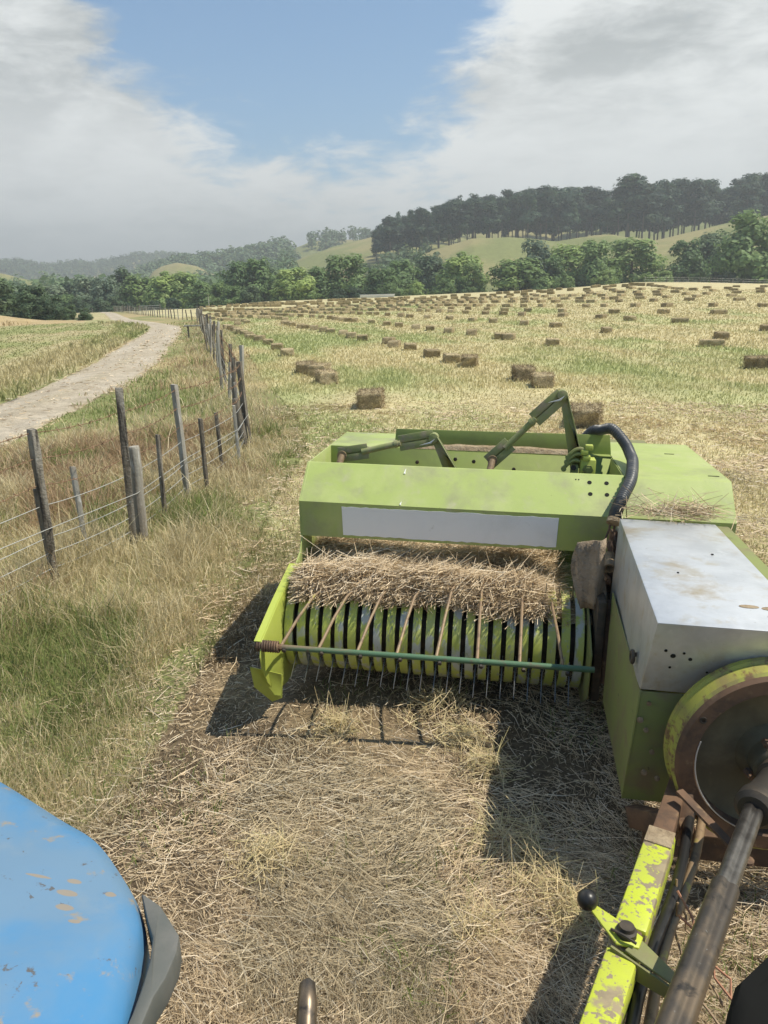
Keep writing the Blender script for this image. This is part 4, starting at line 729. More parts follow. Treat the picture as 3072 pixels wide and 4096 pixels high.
RODG=mat('green_rod_paint',(.085,.165,.09),.5,noise=[(7,(.19,.15,.09),.5,.6,(.25,1,1)),(22,(.14,.10,.065),.58,.68),(12,(.20,.25,.14),.6,.72)])
BARP=mat('worn_rod',(.27,.185,.105),.55,.1,noise=[(14,(.36,.30,.09),.58,.66),(25,(.18,.12,.075),.5,.65)])
TINE=mat('tine_steel',(.20,.195,.18),.35,.8); RUBBER=mat('black_rubber',(.018,.018,.018),.35,noise=[(12,(.07,.062,.05),.55,.8)])
HOSE=mat('hose_rubber',(.06,.063,.066),.42,noise=[(9,(.17,.155,.13),.5,.72)],spec=.5)
CANV=mat('muddy_canvas',(.29,.22,.15),.95,noise=[(8,(.36,.28,.20),.4,.65),(22,(.20,.15,.10),.52,.7)],bump=(26,1,.02))
PTO=mat('oily_steel',(.10,.085,.07),.38,.6,noise=[(6,(.19,.145,.10),.45,.62),(16,(.05,.045,.04),.55,.7),(40,(.30,.29,.27),.66,.72)]); PTO2=mat('bright_shaft',(.20,.185,.165),.3,.75,noise=[(5,(.09,.08,.07),.45,.62)])
FLYY=mat('yellow_green_rim',(.37,.37,.075),.55,noise=[(9,(.29,.24,.09),.45,.65,(1,.3,1)),(26,(.20,.12,.06),.52,.64,(1,.4,1))]); FLYD=mat('dark_disc',(.105,.09,.055),.8,.05,noise=[(5,(.16,.135,.08),.42,.66),(16,(.20,.15,.10),.6,.75)])
TWINE=mat('orange_twine',(.36,.18,.11),.9)
TYREM=mat('tyre',(.03,.029,.027),.9,noise=[(8,(.12,.10,.07),.5,.75)],bump=(20,.5,.01))
def P(name,mb,m,parent=None,label=None,**k):
    o=mb.build(name,m,parent if parent is not None else BALER,**k)
    if label: o['label']=label
    return o
XL,XR,XC=-.854,1.535,.965
A_=(.178,.786);B_=(.153,1.0);C_=(.363,1.187)      # hood profile (y,z): lower lip, crease, top edge
def sheet(pts_yz,x0,x1,th=.004):
    """bent sheet along x, folded profile with thickness inwards"""
    mb=MB(); n=len(pts_yz); vs=[]
    for x in (x0,x1):
        for y,z in pts_yz: vs.append((x,y,z))
    nrm=[]
    for i in range(n):
        a=Vector(pts_yz[max(i-1,0)]);b=Vector(pts_yz[min(i+1,n-1)]); d=(b-a).normalized(); nrm.append(Vector((d.y,-d.x)))
    for x in (x0,x1):
        for (y,z),q in zip(pts_yz,nrm): vs.append((x,y+q.x*th,z+q.y*th))
    F=[]
    for i in range(n-1):
        F+=[(i,i+1,n+i+1,n+i),(2*n+i,3*n+i,3*n+i+1,2*n+i+1),(i,2*n+i,2*n+i+1,i+1),(n+i,n+i+1,3*n+i+1,3*n+i)]
    F+=[(0,n,3*n,2*n),(n-1,3*n-1,4*n-1,2*n-1)]
    return mb.add(vs,F)
# hood over the feeder, with its painted-over white panel
hood=P('feeder_hood',sheet([(.20,.784),A_,B_,C_,(.377,1.189),(.381,1.165)],XL-.012,XC),GREEN,bevel=.0025,ang=12)
def on_face(s,t_,off): # s along x, t_ 0 lip .. 1 crease on the lower face
    y=A_[0]+(B_[0]-A_[0])*t_; z=A_[1]+(B_[1]-A_[1])*t_; n=Vector((0,-.993,-.116)); return Vector((s,y,z))+n*off
rg=random.Random(4); top=[];bot=[];N=44
for i in range(N+1):
    s=-.612+(1.222)*i/N; j=(lambda a:a*(1 if 0<i<N else 0)); top.append(on_face(s+rg.uniform(-.002,.002),.905+j(rg.uniform(-.016,.014)),.0025)); bot.append(on_face(s+.004*(1-2*i/N),.085+j(rg.uniform(-.014,.014)),.0025))
mb=MB(); poly=top+bot[::-1]; mb.slab(poly,Vector((0,-.993,-.116))*.0015); P('white_panel',mb,DECAL,hood)
def on_slope(x,t_,off=.002):
    y=B_[0]+(C_[0]-B_[0])*t_; z=B_[1]+(C_[1]-B_[1])*t_; n=Vector((0,-.665,.747)); return Vector((x,y,z))+n*off
BLK=mat('drilled_hole',(.012,.012,.01),.9)
for x,t_ in ((.775,.80),(.868,.80),(.778,.52),(.868,.52),(.70,.86),(.716,.86)):
    mb=MB(); r_=.0125 if t_<.85 else .004; mb.lathe(on_slope(x,t_,-.001),(0,-.665,.747),[(0,r_),(.003,r_)],12); P('bolt_hole',mb,BLK,hood)
WHITE=mat('bird_lime',(.75,.75,.72),.8)
for x,t_,l in ((-.27,.86,.03),(-.27,.06,.018)):
    mb=MB(); mb.tube([on_slope(x,t_+l*2.3,.001),on_slope(x-.004,t_,.001),on_slope(x-.005,t_-l*2,.001)],[.002,.003,.006],6); P('splash_mark',mb,WHITE,hood)
# left end plate of hood and trough
mb=MB(); mb.slab([(XL-.006,.178,.786),(XL-.006,.153,1.0),(XL-.006,.363,1.19),(XL-.006,1.5,1.19),(XL-.006,1.5,.55),(XL-.006,.05,.55),(XL-.006,.03,.66),(XL-.006,.12,.70)],(.008,0,0)); P('end_plate',mb,GREEN,bevel=.002)
# roof over the rear: left strip, behind the raised wall, and over the bale chamber
mb=MB(); mb.box((XL+.003,.94,1.178),(-.44,1.5,1.188)); mb.box((-.44,1.025,1.178),(XC,1.5,1.188)); P('rear_cover',mb,GREEN,bevel=.002)
P('chamber_cover',sheet([(.19,.62),(.178,.76),(.153,1.0),(.345,1.181),(.36,1.185),(1.51,1.185),(1.53,1.17),(1.53,.6)],XC+.004,XR),GREEN,bevel=.003,ang=12)
mb=MB(); mb.slab([(XR-.004,.20,.62),(XR-.004,.188,.76),(XR-.004,.163,1.0),(XR-.004,.353,1.176),(XR-.004,1.51,1.176),(XR-.004,1.52,.62)],(.006,0,0)); P('chamber_side',mb,GREEN,bevel=.002)
for x,y in ((1.35,1.12),(1.47,.47)): mb=MB(); mb.box((x-.03,y-.004,1.1855),(x+.03,y+.004,1.188)); P('slot',mb,BLK)
# trough walls, raised rear wall, dirty ledge
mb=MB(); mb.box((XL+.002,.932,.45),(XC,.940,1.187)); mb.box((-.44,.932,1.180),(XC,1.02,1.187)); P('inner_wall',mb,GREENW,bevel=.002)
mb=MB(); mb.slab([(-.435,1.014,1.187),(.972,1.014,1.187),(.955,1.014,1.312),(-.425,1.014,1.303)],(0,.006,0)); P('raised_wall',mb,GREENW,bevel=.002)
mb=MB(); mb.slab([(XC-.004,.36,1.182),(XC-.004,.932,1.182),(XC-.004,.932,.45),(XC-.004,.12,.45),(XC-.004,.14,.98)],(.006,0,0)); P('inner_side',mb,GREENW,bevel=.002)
pts=[];mb=MB();rg=random.Random(8); n=40; vs=[]
for i in range(n+1):
    x=-.30+1.0*i/n; h=.012+.02*float(fbm(np.array([x*9]),np.array([1.]),5)[0])
    vs+=[(x,.938,1.188),(x,.955,1.189+h),(x,.99,1.190+h*1.2),(x,1.012,1.190+h*.5)]
mb.add(vs,[(i*4+k,i*4+k+1,i*4+k+5,i*4+k+4) for i in range(n) for k in range(3)]); P('dirt_ridge',mb,MUD,smooth=True)
for x,z in ((-.58,1.06),(-.27,1.10),(-.06,1.06),(-.02,1.13),(.36,1.08),(.62,1.06),(.83,1.09),(.10,1.12)):
    mb=MB(); mb.lathe((x,.932,z),(0,-1,0),[(0,.013),(.012,.013),(.012,.008),(.02,.008)],6); P('bolt',mb,IRON)
# packer linkages in the trough
def channel(mb,a,b,w_,h_,th=.006):
    a=Vector(a);b=Vector(b); d=(b-a).normalized(); up=Vector((0,-1,0)); sd=d.cross(up).normalized()
    for s in (-1,1): mb.bar(a+sd*s*h_/2,b+sd*s*h_/2,th,w_,sd)
    mb.bar(a+Vector((0,w_*.42,0)),b+Vector((0,w_*.42,0)),h_,th,up); return mb
def linkage(pin,el,mid0,mid1,end,foot,label):
    L=empty('packer_linkage'); L.parent=BALER; L['label']=label
    y=.65; v=lambda p:Vector((p[0],y,p[1]))
    mb=MB(); mb.tube([v(pin)+Vector((-.02,-.10,-.10)),v(pin)+Vector((0,-.03,0))],.021,14); mb.lathe(v(pin)+Vector((0,-.03,0)),(0,-1,0),[(0,.03),(.012,.03)],14); P('pivot_pin',mb,BARP,L,smooth=True)
    d=(v(el)-v(pin)).normalized(); mb=MB(); channel(mb,v(pin)-d*.03,v(el),.045,.052); P('arm_bracket',mb,OLIVE,L,bevel=.002)
    mb=MB(); mb.tube([v(el)-d*.04,v(mid0)+d*.01],.019,12); mb.lathe(v(mid0)-d*.03,d,[(0,.025),(.022,.025)],12); P('arm_tube',mb,OLIVE,L,smooth=True)
    d2=(v(end)-v(mid0)).normalized(); mb=MB(); channel(mb,v(mid0),v(mid1),.045,.052)
    mb.lathe(v(mid1)+Vector((0,.03,0)),(0,-1,0),[(0,.030),(.06,.030)],14); P('arm_channel',mb,OLIVE,L,bevel=.002)
    mb=MB(); sd=Vector((.5,0,.5)); mb.slab([v(mid1)+Vector((-.085,-.036,-.045)),v(mid1)+Vector((-.02,-.036,-.022)),v(mid1)+Vector((.012,-.036,.0)),v(mid1)+Vector((-.01,-.036,-.032))],(0,-.01,0)); P('wear_pad',mb,STEEL,L,bevel=.003)
    a=v(end);b=v(foot); b2=a+(b-a)*1.35; q=(b2-a).normalized().cross(Vector((0,1,0))).normalized()
    mb=MB(); mb.slab([a-q*.022,a+q*.022,b2+q*.042,b2-q*.042],(0,.012,0)); mb.slab([a+q*.016,a+q*.022,b2+q*.042,b2+q*.036],(0,-.035,0)); P('swing_link',mb,OLIVE,L,bevel=.002)
linkage((-.71,1.185),(-.55,1.215),(-.355,1.27),(-.14,1.315),(-.135,1.315),(-.047,1.147),'low packer linkage lying almost flat in the trough')
linkage((.224,1.195),(.325,1.295),(.46,1.445),(.615,1.600),(.622,1.60),(.705,1.275),'tall packer linkage raised above the trough')
def tension():
    L=empty('spring_bracket'); L.parent=BALER
    mb=MB(); mb.box((.745,.60,1.0),(.835,.70,1.225)); P('bracket_box',mb,GREENL,L,bevel=.006)
    mb=MB(); mb.lathe((.79,.60,1.165),(0,-1,0),[(0,.032),(.012,.032),(.012,.018),(.022,.018)],6); P('bracket_bolt',mb,GREEND,L)
    for i,(x,z) in enumerate(((.665,1.235),(.66,1.205),(.645,1.165))):
        mb=MB(); pts=[(x+.095*t_,.60,z+.035*math.sin(t_*2.6)+.03*t_) for t_ in [k/8 for k in range(9)]]; mb.tube(pts,[.008]+[.012]*7+[.008],8); mb.lathe((x+.004,.60,z),(0,-1,0),[(-.012,.016),(.012,.016)],10); P('link_hook',mb,GREEND,L,smooth=True)
    for i,(x,z) in enumerate(((.74,1.27),(.755,1.235),(.765,1.30))):
        mb=MB(); mb.box((x,.585,z-.016),(x+.045,.625,z+.016)); P('clamp_block',mb,GREENL,L,bevel=.006)
    mb=MB(); mb.box((.69,.60,1.0),(.735,.64,1.19)); P('side_plate',mb,GREEND,L,bevel=.004)
    mb=MB(); mb.lathe((.705,.60,1.175),(0,-1,0),[(0,.018),(.01,.018)],6); P('side_bolt',mb,IRON,L)
tension()
# corrugated hose carrying the cables over the hood
HP=[Vector(p) for p in ((.80,1.14,1.25),(.85,1.07,1.325),(.895,1.0,1.345),(.955,.93,1.364),(1.02,.82,1.30),(1.04,.68,1.25),(1.03,.52,1.235),(.99,.28,1.185),(.935,.14,1.122),(.897,.05,1.067),(.878,.0,1.025))]
def smooth_path(P_,n):
    out=[]
    for i in range(len(P_)-1):
        p0,p1,p2,p3=P_[max(i-1,0)],P_[i],P_[i+1],P_[min(i+2,len(P_)-1)]
        for k in range(n):
            t_=k/n; out.append(.5*((2*p1)+(-p0+p2)*t_+(2*p0-5*p1+4*p2-p3)*t_*t_+(-p0+3*p1-3*p2+p3)*t_**3))
    return out+[P_[-1]]
hp=smooth_path(HP,34); mb=MB(); mb.tube(hp,[.031+.0035*math.sin(i*1.55) for i in range(len(hp))],14); P('corrugated_hose',mb,HOSE,smooth=True,ang=75)
for dxx in (-.012,.012):
    mb=MB(); mb.tube([(.88+dxx,.03,1.02),(.872+dxx,.0,.975),(.865+dxx*2,-.03,.93),(.87+dxx*2,-.05,.89)],.006,8); P('cable',mb,RUSTY,smooth=True)
mb=MB(); mb.lathe((.878,.0,1.022),(-.2,-.6,-.7),[(-.01,.036),(.016,.036)],14); P('hose_end',mb,MUD,smooth=True)
# muddy canvas flap and fittings
OUT=[(.692,.924),(.76,.945),(.832,.966),(.838,.939),(.832,.853),(.835,.80),(.841,.742),(.855,.69),(.864,.649),(.865,.623),(.853,.583),(.84,.60),(.828,.608),(.787,.594),(.732,.568),(.70,.65),(.679,.731),(.668,.787),(.674,.843),(.682,.885)]
def flap():
    bm=bmesh.new(); vs=[bm.verts.new((.288+(x-.288)*.977,-.19,2.11-(2.11-z)*.977)) for x,z in OUT]; f=bm.faces.new(vs); bmesh.ops.triangulate(bm,faces=[f]); bmesh.ops.subdivide_edges(bm,edges=bm.edges[:],cuts=5,use_grid_fill=True)
    for v in bm.verts:
        x,z=v.co.x,v.co.z; n_=float(fbm(np.array([x*22]),np.array([z*14]),17)[0])-.5
        v.co.y=-.22+.9*(x-.77)**2*4+.05*n_-.05*math.exp(-((x-.79)/.03)**2)+.05*(z-.75)
    bmesh.ops.solidify(bm,geom=bm.faces[:],thickness=.006)
    for f in bm.faces: f.smooth=True
    me=bpy.data.meshes.new('canvas_flap'); bm.to_mesh(me); bm.free(); me.materials.append(CANV); link('canvas_flap',me,BALER)
flap()
mb=MB(); mb.lathe((.872,-.04,.81),(-.1,-.9,-.35),[(-.05,.03),(.06,.03),(.06,.021),(.02,.02)],16); P('spout',mb,MUD,smooth=True)
mb=MB(); mb.lathe((.862,-.05,.715),(.2,-1,0),[(-.05,.02),(.04,.02),(.04,.012),(.05,.012)],6); P('coupling_nut',mb,RUSTY)
mb=MB(); mb.lathe((.866,-.05,.90),(0,-.3,-1),[(-.03,.016),(.0,.018),(.03,.014)],10); P('coupling',mb,RUSTY,smooth=True)
mb=MB(); mb.box((.868,.0,.55),(.905,.06,.96)); P('fitting_plate',mb,RUSTY,bevel=.004)
mb=MB(); mb.box((.905,-.06,.60),(.909,.06,.985)); mb.box((.905,-.062,.60),(.94,-.058,.985)); P('angle_bracket',mb,STEEL,bevel=.001)
# ---- pickup
pk=empty('pickup'); pk.parent=BALER
PLT=[(.02,.66),(-.339,.568),(-.639,.474),(-.666,.40),(-.64,.33),(-.56,.21),(-.433,.09),(-.207,.031),(.15,.05),(.30,.25),(.32,.55)]
side=[]
mb=MB(); mb.slab([(XL-.003,y,z) for y,z in PLT],(.006,0,0)); sp=P('pickup_side',mb,GREENL,pk,bevel=.002)
mb=MB(); E=[Vector((XL-.02,y,z)) for y,z in PLT[:3]]; 
for a,b in zip(E[:-1],E[1:]): mb.bar(a,b,.034,.005)
P('side_lip',mb,GREENL,sp)
mb=MB(); mb.slab([(XL-.07,-.62,.32),(XL+.004,-.56,.275),(XL+.045,-.44,.20),(XL+.04,-.44,.06),(XL-.005,-.47,.05),(XL-.075,-.55,.17)],(0,.006,0)); P('side_toe',mb,GREENL,pk,bevel=.002)
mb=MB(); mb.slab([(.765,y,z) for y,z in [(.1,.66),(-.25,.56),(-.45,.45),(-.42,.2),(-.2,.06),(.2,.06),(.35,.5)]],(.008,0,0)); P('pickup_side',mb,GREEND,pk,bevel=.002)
DC=(-.02,.345); DR=.262
NB=23; pitch=(.765-XL)/NB
for i in range(NB):
    x0=XL+.012+i*pitch; wb=pitch*.62; mb=MB(); prof=[]
    for k in range(19):
        a=R(62+k*(200/18.)); prof.append((DC[0]+DR*math.cos(a),DC[1]+DR*math.sin(a)))
    prof=[(.22,.50)]+prof
    n=len(prof); vs=[]
    for y,z in prof:
        ny,nz=(y-DC[0]),(z-DC[1]); l=math.hypot(ny,nz); ny/=l;nz/=l
        for dx_,dn in ((0,-.022),(0,0),(wb,0),(wb,-.022),(wb-.003,-.022),(wb-.003,-.003),(.003,-.003),(.003,-.022)): vs.append((x0+dx_,y+ny*dn,z+nz*dn))
    fs=[(j*8+k,j*8+(k+1)%8,j*8+8+(k+1)%8,j*8+8+k) for j in range(n-1) for k in range(8)]+[tuple(range(8)),tuple((n-1)*8+k for k in range(8))]
    mb.add(vs,fs); P('stripper_band',mb,BAND,pk,smooth=True,ang=50)
mb=MB(); mb.lathe((XL+.02,DC[0],DC[1]),(1,0,0),[(0,.16),(.765-XL-.03,.16)],24); P('reel_drum',mb,IRON,pk,smooth=True)
for i in range(1,NB):
    x=XL+.012+i*pitch-pitch*.17; rr_=random.Random(i)
    for base in (205,98):
        a=R(base+rr_.uniform(-3,3)); r0=.16; r1=.395 if base>150 else .375; p0=Vector((x,DC[0]+r0*math.cos(a),DC[1]+r0*math.sin(a))); b_=a+R(10); p1=Vector((x-.006,DC[0]+r1*math.cos(b_),DC[1]+r1*math.sin(b_)))
        mb=MB(); mb.tube([p0,p0.lerp(p1,.6),p1],[.0034,.0034,.0026],6); P('tine',mb,TINE,pk,smooth=True)
# wind guard: sprung cross rod with hooked fingers
wg=empty('wind_guard'); wg.parent=BALER
ROD0=Vector((XL-.035,-.625,.447)); ROD1=Vector((.765,-.61,.455))
mb=MB(); mb.tube([ROD0+Vector((.13,0,0)),ROD1],.0145,12); P('cross_rod',mb,RODG,wg,smooth=True)
mb=MB(); pts=[]
for i in range(9*12+1):
    a=i/12*2*math.pi; pts.append(ROD0+Vector((.01+.115*i/108,.025*math.cos(a),.025*math.sin(a))))
mb.tube(pts,.0062,6); mb.tube([ROD0,ROD0+Vector((.14,0,0))],.016,8); mb.tube([pts[-1],pts[-1]+Vector((.02,.0,-.03))],.008,6); P('coil_spring',mb,RUSTY,wg,smooth=True)
FG=[(-.757,-.655,-.30,.62),(-.565,-.48,-.30,.63),(-.37,-.30,-.28,.64),(-.175,-.125,-.28,.65),(.018,.062,-.22,.68),(.216,.212,-.10,.685),(.417,.425,-.25,.64),(.622,.575,-.25,.63)]
for x0,x1,y1,z1 in FG:
    a=Vector((x0,-.62,.452)); b=Vector((x1,y1,z1)); mb=MB(); mb.tube([a,a.lerp(b,.5)+Vector((0,0,.012)),a.lerp(b,.93),b+Vector((.012 if x0<.3 else -.0,.02,.0))],[.0085,.0078,.0072,.005],8); P('finger',mb,BARP,wg,smooth=True)
    mb=MB(); mb.lathe(a+Vector((.02,-.012,-.012)),(0,-.8,-.4),[(0,.011),(.012,.011)],6); P('finger_bolt',mb,IRON,wg)
# ---- body under the covers
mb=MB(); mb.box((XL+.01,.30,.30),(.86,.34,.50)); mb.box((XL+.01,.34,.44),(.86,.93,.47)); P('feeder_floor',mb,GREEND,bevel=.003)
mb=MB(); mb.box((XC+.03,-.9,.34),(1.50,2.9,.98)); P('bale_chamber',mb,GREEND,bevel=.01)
mb=MB(); mb.box((.80,-.25,.20),(.94,.11,.62)); P('drive_housing',mb,IRON,bevel=.012)  # dark material in place of green, standing in for the shade here
mb=MB(); mb.box((.79,-.36,.16),(.835,.10,.70)); P('added_shade_plate',mb,IRON,bevel=.01)  # dark plate added to shade the bands at the pickup's right end
mb=MB(); mb.tube([(.86,-.32,.25),(.855,-.30,.50),(.88,-.22,.66)],.03,10); P('drive_strut',mb,RUSTY,smooth=True)
mb=MB(); mb.box((XL+.02,1.0,.42),(1.5,1.08,.52)); P('axle_beam',mb,IRON,bevel=.005)
for x in (XL+.18,1.68):
    wt=empty('wheel'); wt.parent=BALER; c=(x,1.15,.27)
    mb=MB(); mb.lathe(c,(1,0,0),[(-.09,.17),(-.10,.24),(-.07,.30),(0,.312),(.07,.30),(.10,.24),(.09,.17)],32,True); P('tyre',mb,TYREM,wt,smooth=True)
    mb=MB(); mb.lathe(c,(1,0,0),[(-.085,.172),(-.03,.15),(-.03,.05),(.03,.05),(.03,.15),(.085,.172)],24); P('rim',mb,GREENL,wt,smooth=True)
# ---- silver gearbox cover and the panels below
T0,T1,T2,T3=Vector((.897,-.07,1.055)),Vector((.843,-1.455,1.06)),Vector((1.365,-1.46,1.06)),Vector((1.362,-.09,1.055))
L1,L2=Vector((.832,-1.335,.742)),Vector((1.36,-1.335,.74)); L0,L3=Vector((.885,-.07,.60)),Vector((1.36,-.07,.60))
mb=MB(); mb.add([T0,T1,T2,T3,L0,L1,L2,L3],[(0,1,2,3),(1,5,6,2),(0,4,5,1),(2,6,7,3),(0,3,7,4),(4,7,6,5)]); gc=P('gearbox_cover',mb,STEEL,bevel=.006)
n_=(T2-T1).cross(L1-T1).normalized(); 
if n_.y>0: n_=-n_
for fx,fz,r_ in ((.10,.62,.006),(.155,.55,.0095),(.155,.38,.005),(.22,.60,.005),(.27,.52,.007),(.62,.52,.007),(.40,.35,.004)):
    p=T1.lerp(T2,fx).lerp(L1.lerp(L2,fx),1-fz); mb=MB(); mb.lathe(p-n_*.001,n_,[(0,r_),(.003,r_)],10); P('drilled_hole',mb,BLK,gc)
for x,y,r_ in ((1.25,-1.33,.012),(1.02,-.9,.005),(1.22,-.62,.006)):
    mb=MB(); mb.lathe((x,y,1.0585),(0,0,1),[(0,r_),(.003,r_)],10); P('drilled_hole',mb,BLK,gc)
for x,y,a_,b_ in ((1.30,-1.25,.06,.022),(1.20,-1.24,.035,.016)):
    mb=MB(); mb.lathe((x,y,1.0595),(0,0,1),[(0,.03),(.0016,.03)],14); o=P('mud_splash',mb,MUD,gc)
    for v in o.data.vertices: v.co.x=x+(v.co.x-x)*a_/.03; v.co.y=y+(v.co.y-y)*b_/.03
mb=MB(); c=Vector((.835,-1.18,.80)); pts=[c+Vector((-.012,.022*math.cos(k*.5236),.022*math.sin(k*.5236))) for k in range(12)]; mb.tube(pts,.008,8,closed=True); mb.tube([c+Vector((.03,.02,0)),c+Vector((-.01,.022,0))],.009,8); P('eye_bolt',mb,IRON,smooth=True)
mb=MB(); mb.slab([(.832,-1.335,.735),(1.36,-1.335,.735),(1.36,-1.30,.25),(.815,-1.30,.25)],(0,.01,0)); 
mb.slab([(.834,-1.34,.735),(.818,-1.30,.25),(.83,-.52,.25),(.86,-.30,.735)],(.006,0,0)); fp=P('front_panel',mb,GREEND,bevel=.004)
for x,z,r_ in ((.87,.69,.009),(.87,.58,.010),(.90,.49,.010),(.88,.40,.012),(.93,.38,.011),(.845,.62,.012)):
    mb=MB(); mb.lathe((x,-1.338,z),(0,-1,.07),[(0,r_),(.005,r_),(.005,r_*.6),(.009,r_*.6)],8); P('mud_lump' if r_>.009 else 'panel_bolt',mb,MUD if r_>.009 else BARP,fp)
# ---- flywheel
FC=Vector((1.275,-1.50,.595))
fw=empty('flywheel'); fw.parent=BALER
mb=MB(); mb.lathe(FC,(0,1,0),[(-.02,.315),(-.02,.338),(-.012,.348),(.0,.342),(.055,.346),(.062,.356),(.085,.356),(.085,.315)],64,True); P('rim',mb,FLYY,fw,smooth=True,ang=30)
mb=MB(); mb.lathe(FC,(0,1,0),[(-.026,.272),(-.034,.278),(-.034,.325),(-.021,.338),(.02,.33),(.02,.272)],64,True); P('rim_face',mb,RUSTY,fw,smooth=True,ang=30)
mb=MB(); mb.lathe(FC,(0,1,0),[(.05,.275),(.02,.275),(.035,.235),(.05,.12),(.01,.09),(-.05,.085),(-.06,.05),(-.06,.0)],48); P('disc',mb,FLYD,fw,smooth=True,ang=30)
mb=MB(); pts=[FC+Vector((.272*math.cos(a),-.035,.272*math.sin(a))) for a in [R(165+k*4.5) for k in range(20)]]; mb.tube(pts,.0025,5); P('worn_edge',mb,STEEL,fw)
for a in (200,232,330,30,120): 
    p=FC+Vector((.10*math.cos(R(a)),-.02,.10*math.sin(R(a)))); mb=MB(); mb.lathe(p,(0,-1,0),[(0,.016),(.02,.016),(.02,.009),(.045,.009)],6); P('hub_bolt',mb,RUSTY,fw)
for a in (228,150): p=FC+Vector((.305*math.cos(R(a)),-.033,.305*math.sin(R(a)))); mb=MB(); mb.lathe(p,(0,-1,0),[(-.01,.013),(.004,.013),(.004,.008),(.001,.007)],12); P('rim_bolt',mb,IRON,fw)
# ---- drive shaft to the tractor
S0=FC+Vector((0,-.06,0)); S1=Vector((1.115,-1.80,.585)); DSH=(Vector((.722,-2.62,.60))-S1).normalized(); S3=S1+DSH*1.75
sh=empty('drive_shaft'); sh.parent=BALER
mb=MB(); mb.lathe(S0,(S1-S0),[(-.02,.06),(.06,.062),(.065,.05),(.12,.052),(.20,.058),(.215,.066),(.26,.066),(.275,.05)],20); P('joint_yoke',mb,IRON,sh,smooth=True,ang=30)
def lobed(a,b,r,th=0):
    d=(b-a).normalized(); u=d.cross(Vector((0,0,1))).normalized(); v=u.cross(d); vs=[]; n=48
    for p in (a,b):
        for k in range(n):
            an=2*math.pi*k/n; q=r*(1.03-.30*(.5+.5*math.cos(3*an+.6))**3); vs.append(p+u*q*math.cos(an)+v*q*math.sin(an))
    m=MB(); m.add(vs,[(k,(k+1)%n,n+(k+1)%n,n+k) for k in range(n)]+[tuple(range(n))[::-1],tuple(range(n,2*n))]); return m
P('inner_tube',lobed(S1-DSH*.02,S1+DSH*.75,.030),PTO2,sh,smooth=True,ang=60); P('outer_tube',lobed(S1+DSH*.40,S3,.037),PTO,sh,smooth=True,ang=60)
# ---- drawbar with lever, hoses and twine
db=empty('drawbar'); db.parent=BALER
Q0=Vector((.915,-1.62,.40)); Q1=Vector((.586,-2.505,.40)); dq=(Q1-Q0).normalized(); Q2=Q0+dq*1.75; sdq=-dq.cross(Vector((0,0,1))).normalized()
def lev(t_): return Q0+dq*t_
mb=MB(); mb.bar(lev(.13),lev(.60),.090,.10); mb.bar(lev(.645),Q2,.086,.092); P('beam',mb,PEEL,db,bevel=.012)
mb=MB(); mb.bar(lev(-.30),lev(.66),.066,.085); P('beam_core',mb,RUSTY,db,bevel=.006)
mb=MB(); c=lev(.13)+Vector((0,0,.052)); mb.bar(c,c+dq*.085,.084,.006); P('mud_cake',mb,MUD,db,bevel=.003)
mb=MB(); c=lev(.645)+Vector((0,0,.047)); mb.bar(c,c+dq*.05,.08,.006); P('mud_cake',mb,MUD,db,bevel=.003)
LV=Vector((.685,-2.235,.46)); 
lv=empty('lock_lever'); lv.parent=BALER
ld=Vector((-.50,.50,.10)).normalized(); le=Vector((.095,-.10,-.02))
BALL=Vector((.588,-2.16,.50))
mb=MB(); mb.slab([LV+Vector((-.03,-.035,0)),LV+Vector((.028,-.04,0)),LV+Vector((.045,.0,0)),LV+Vector((.0,.04,0)),BALL+Vector((.018,.005,-.02)),BALL+Vector((.008,-.022,-.02))],(0,0,.008)); P('lever_arm',mb,PEEL,lv,bevel=.003)
mb=MB(); mb.slab([LV+Vector((-.01,-.05,-.002)),LV+Vector((.035,.0,-.002)),LV+Vector((.125,-.085,-.03)),LV+Vector((.105,-.115,-.03))],(0,0,.008)); P('lever_tail',mb,GREEND,lv,bevel=.003)
mb=MB(); mb.slab([LV+Vector((-.045,-.04,-.06)),LV+Vector((.10,-.12,-.07)),LV+Vector((.10,-.12,-.03)),LV+Vector((-.045,-.04,.0))],(.004,.006,0)); P('lever_web',mb,GREEND,lv)
mb=MB(); mb.lathe(LV+Vector((0,.0,.004)),(0,0,1),[(0,.028),(.02,.028),(.024,.022),(.034,.02)],14); mb.tube([LV+Vector((-.04,-.0,.02)),LV+Vector((-.01,-.03,.03)),LV+Vector((.02,-.04,.02))],.004,6); P('pivot_pin',mb,IRON,lv,smooth=True)
mb=MB(); mb.ball(BALL,.029,24,16); P('ball_knob',mb,RUBBER,lv,smooth=True)
for k,(o_,r_,mm) in enumerate(((.066,.017,RUBBER),(.096,.015,BARP))):
    pts=[lev(t_)+sdq*(o_+.01*math.sin(t_*7+k))+Vector((0,0,-.02-.02*k-.02*math.sin(t_*3))) for t_ in [i*.1-.35 for i in range(23)]]
    mb=MB(); mb.tube(pts,r_,10); P('hydraulic_hose',mb,mm,db,smooth=True)
mb=MB(); c=lev(1.03)+sdq*.088+Vector((0,0,-.04)); mb.lathe(c,dq,[(-.06,.017),(-.05,.024),(.05,.026),(.06,.018)],12); P('hose_sleeve',mb,BARP,db,smooth=True)
rg=random.Random(21)
for k in range(4):
    p=lev(.28+.05*k)+sdq*(.075+.01*k); pts=[p]
    for j in range(7): pts.append(pts[-1]+Vector((rg.uniform(-.01,.05),rg.uniform(-.07,.01),-.045 if j<3 else -.02)))
    mb=MB(); mb.tube(pts,.004,5); P('twine',mb,TWINE if k%2 else BARP,db,smooth=True)
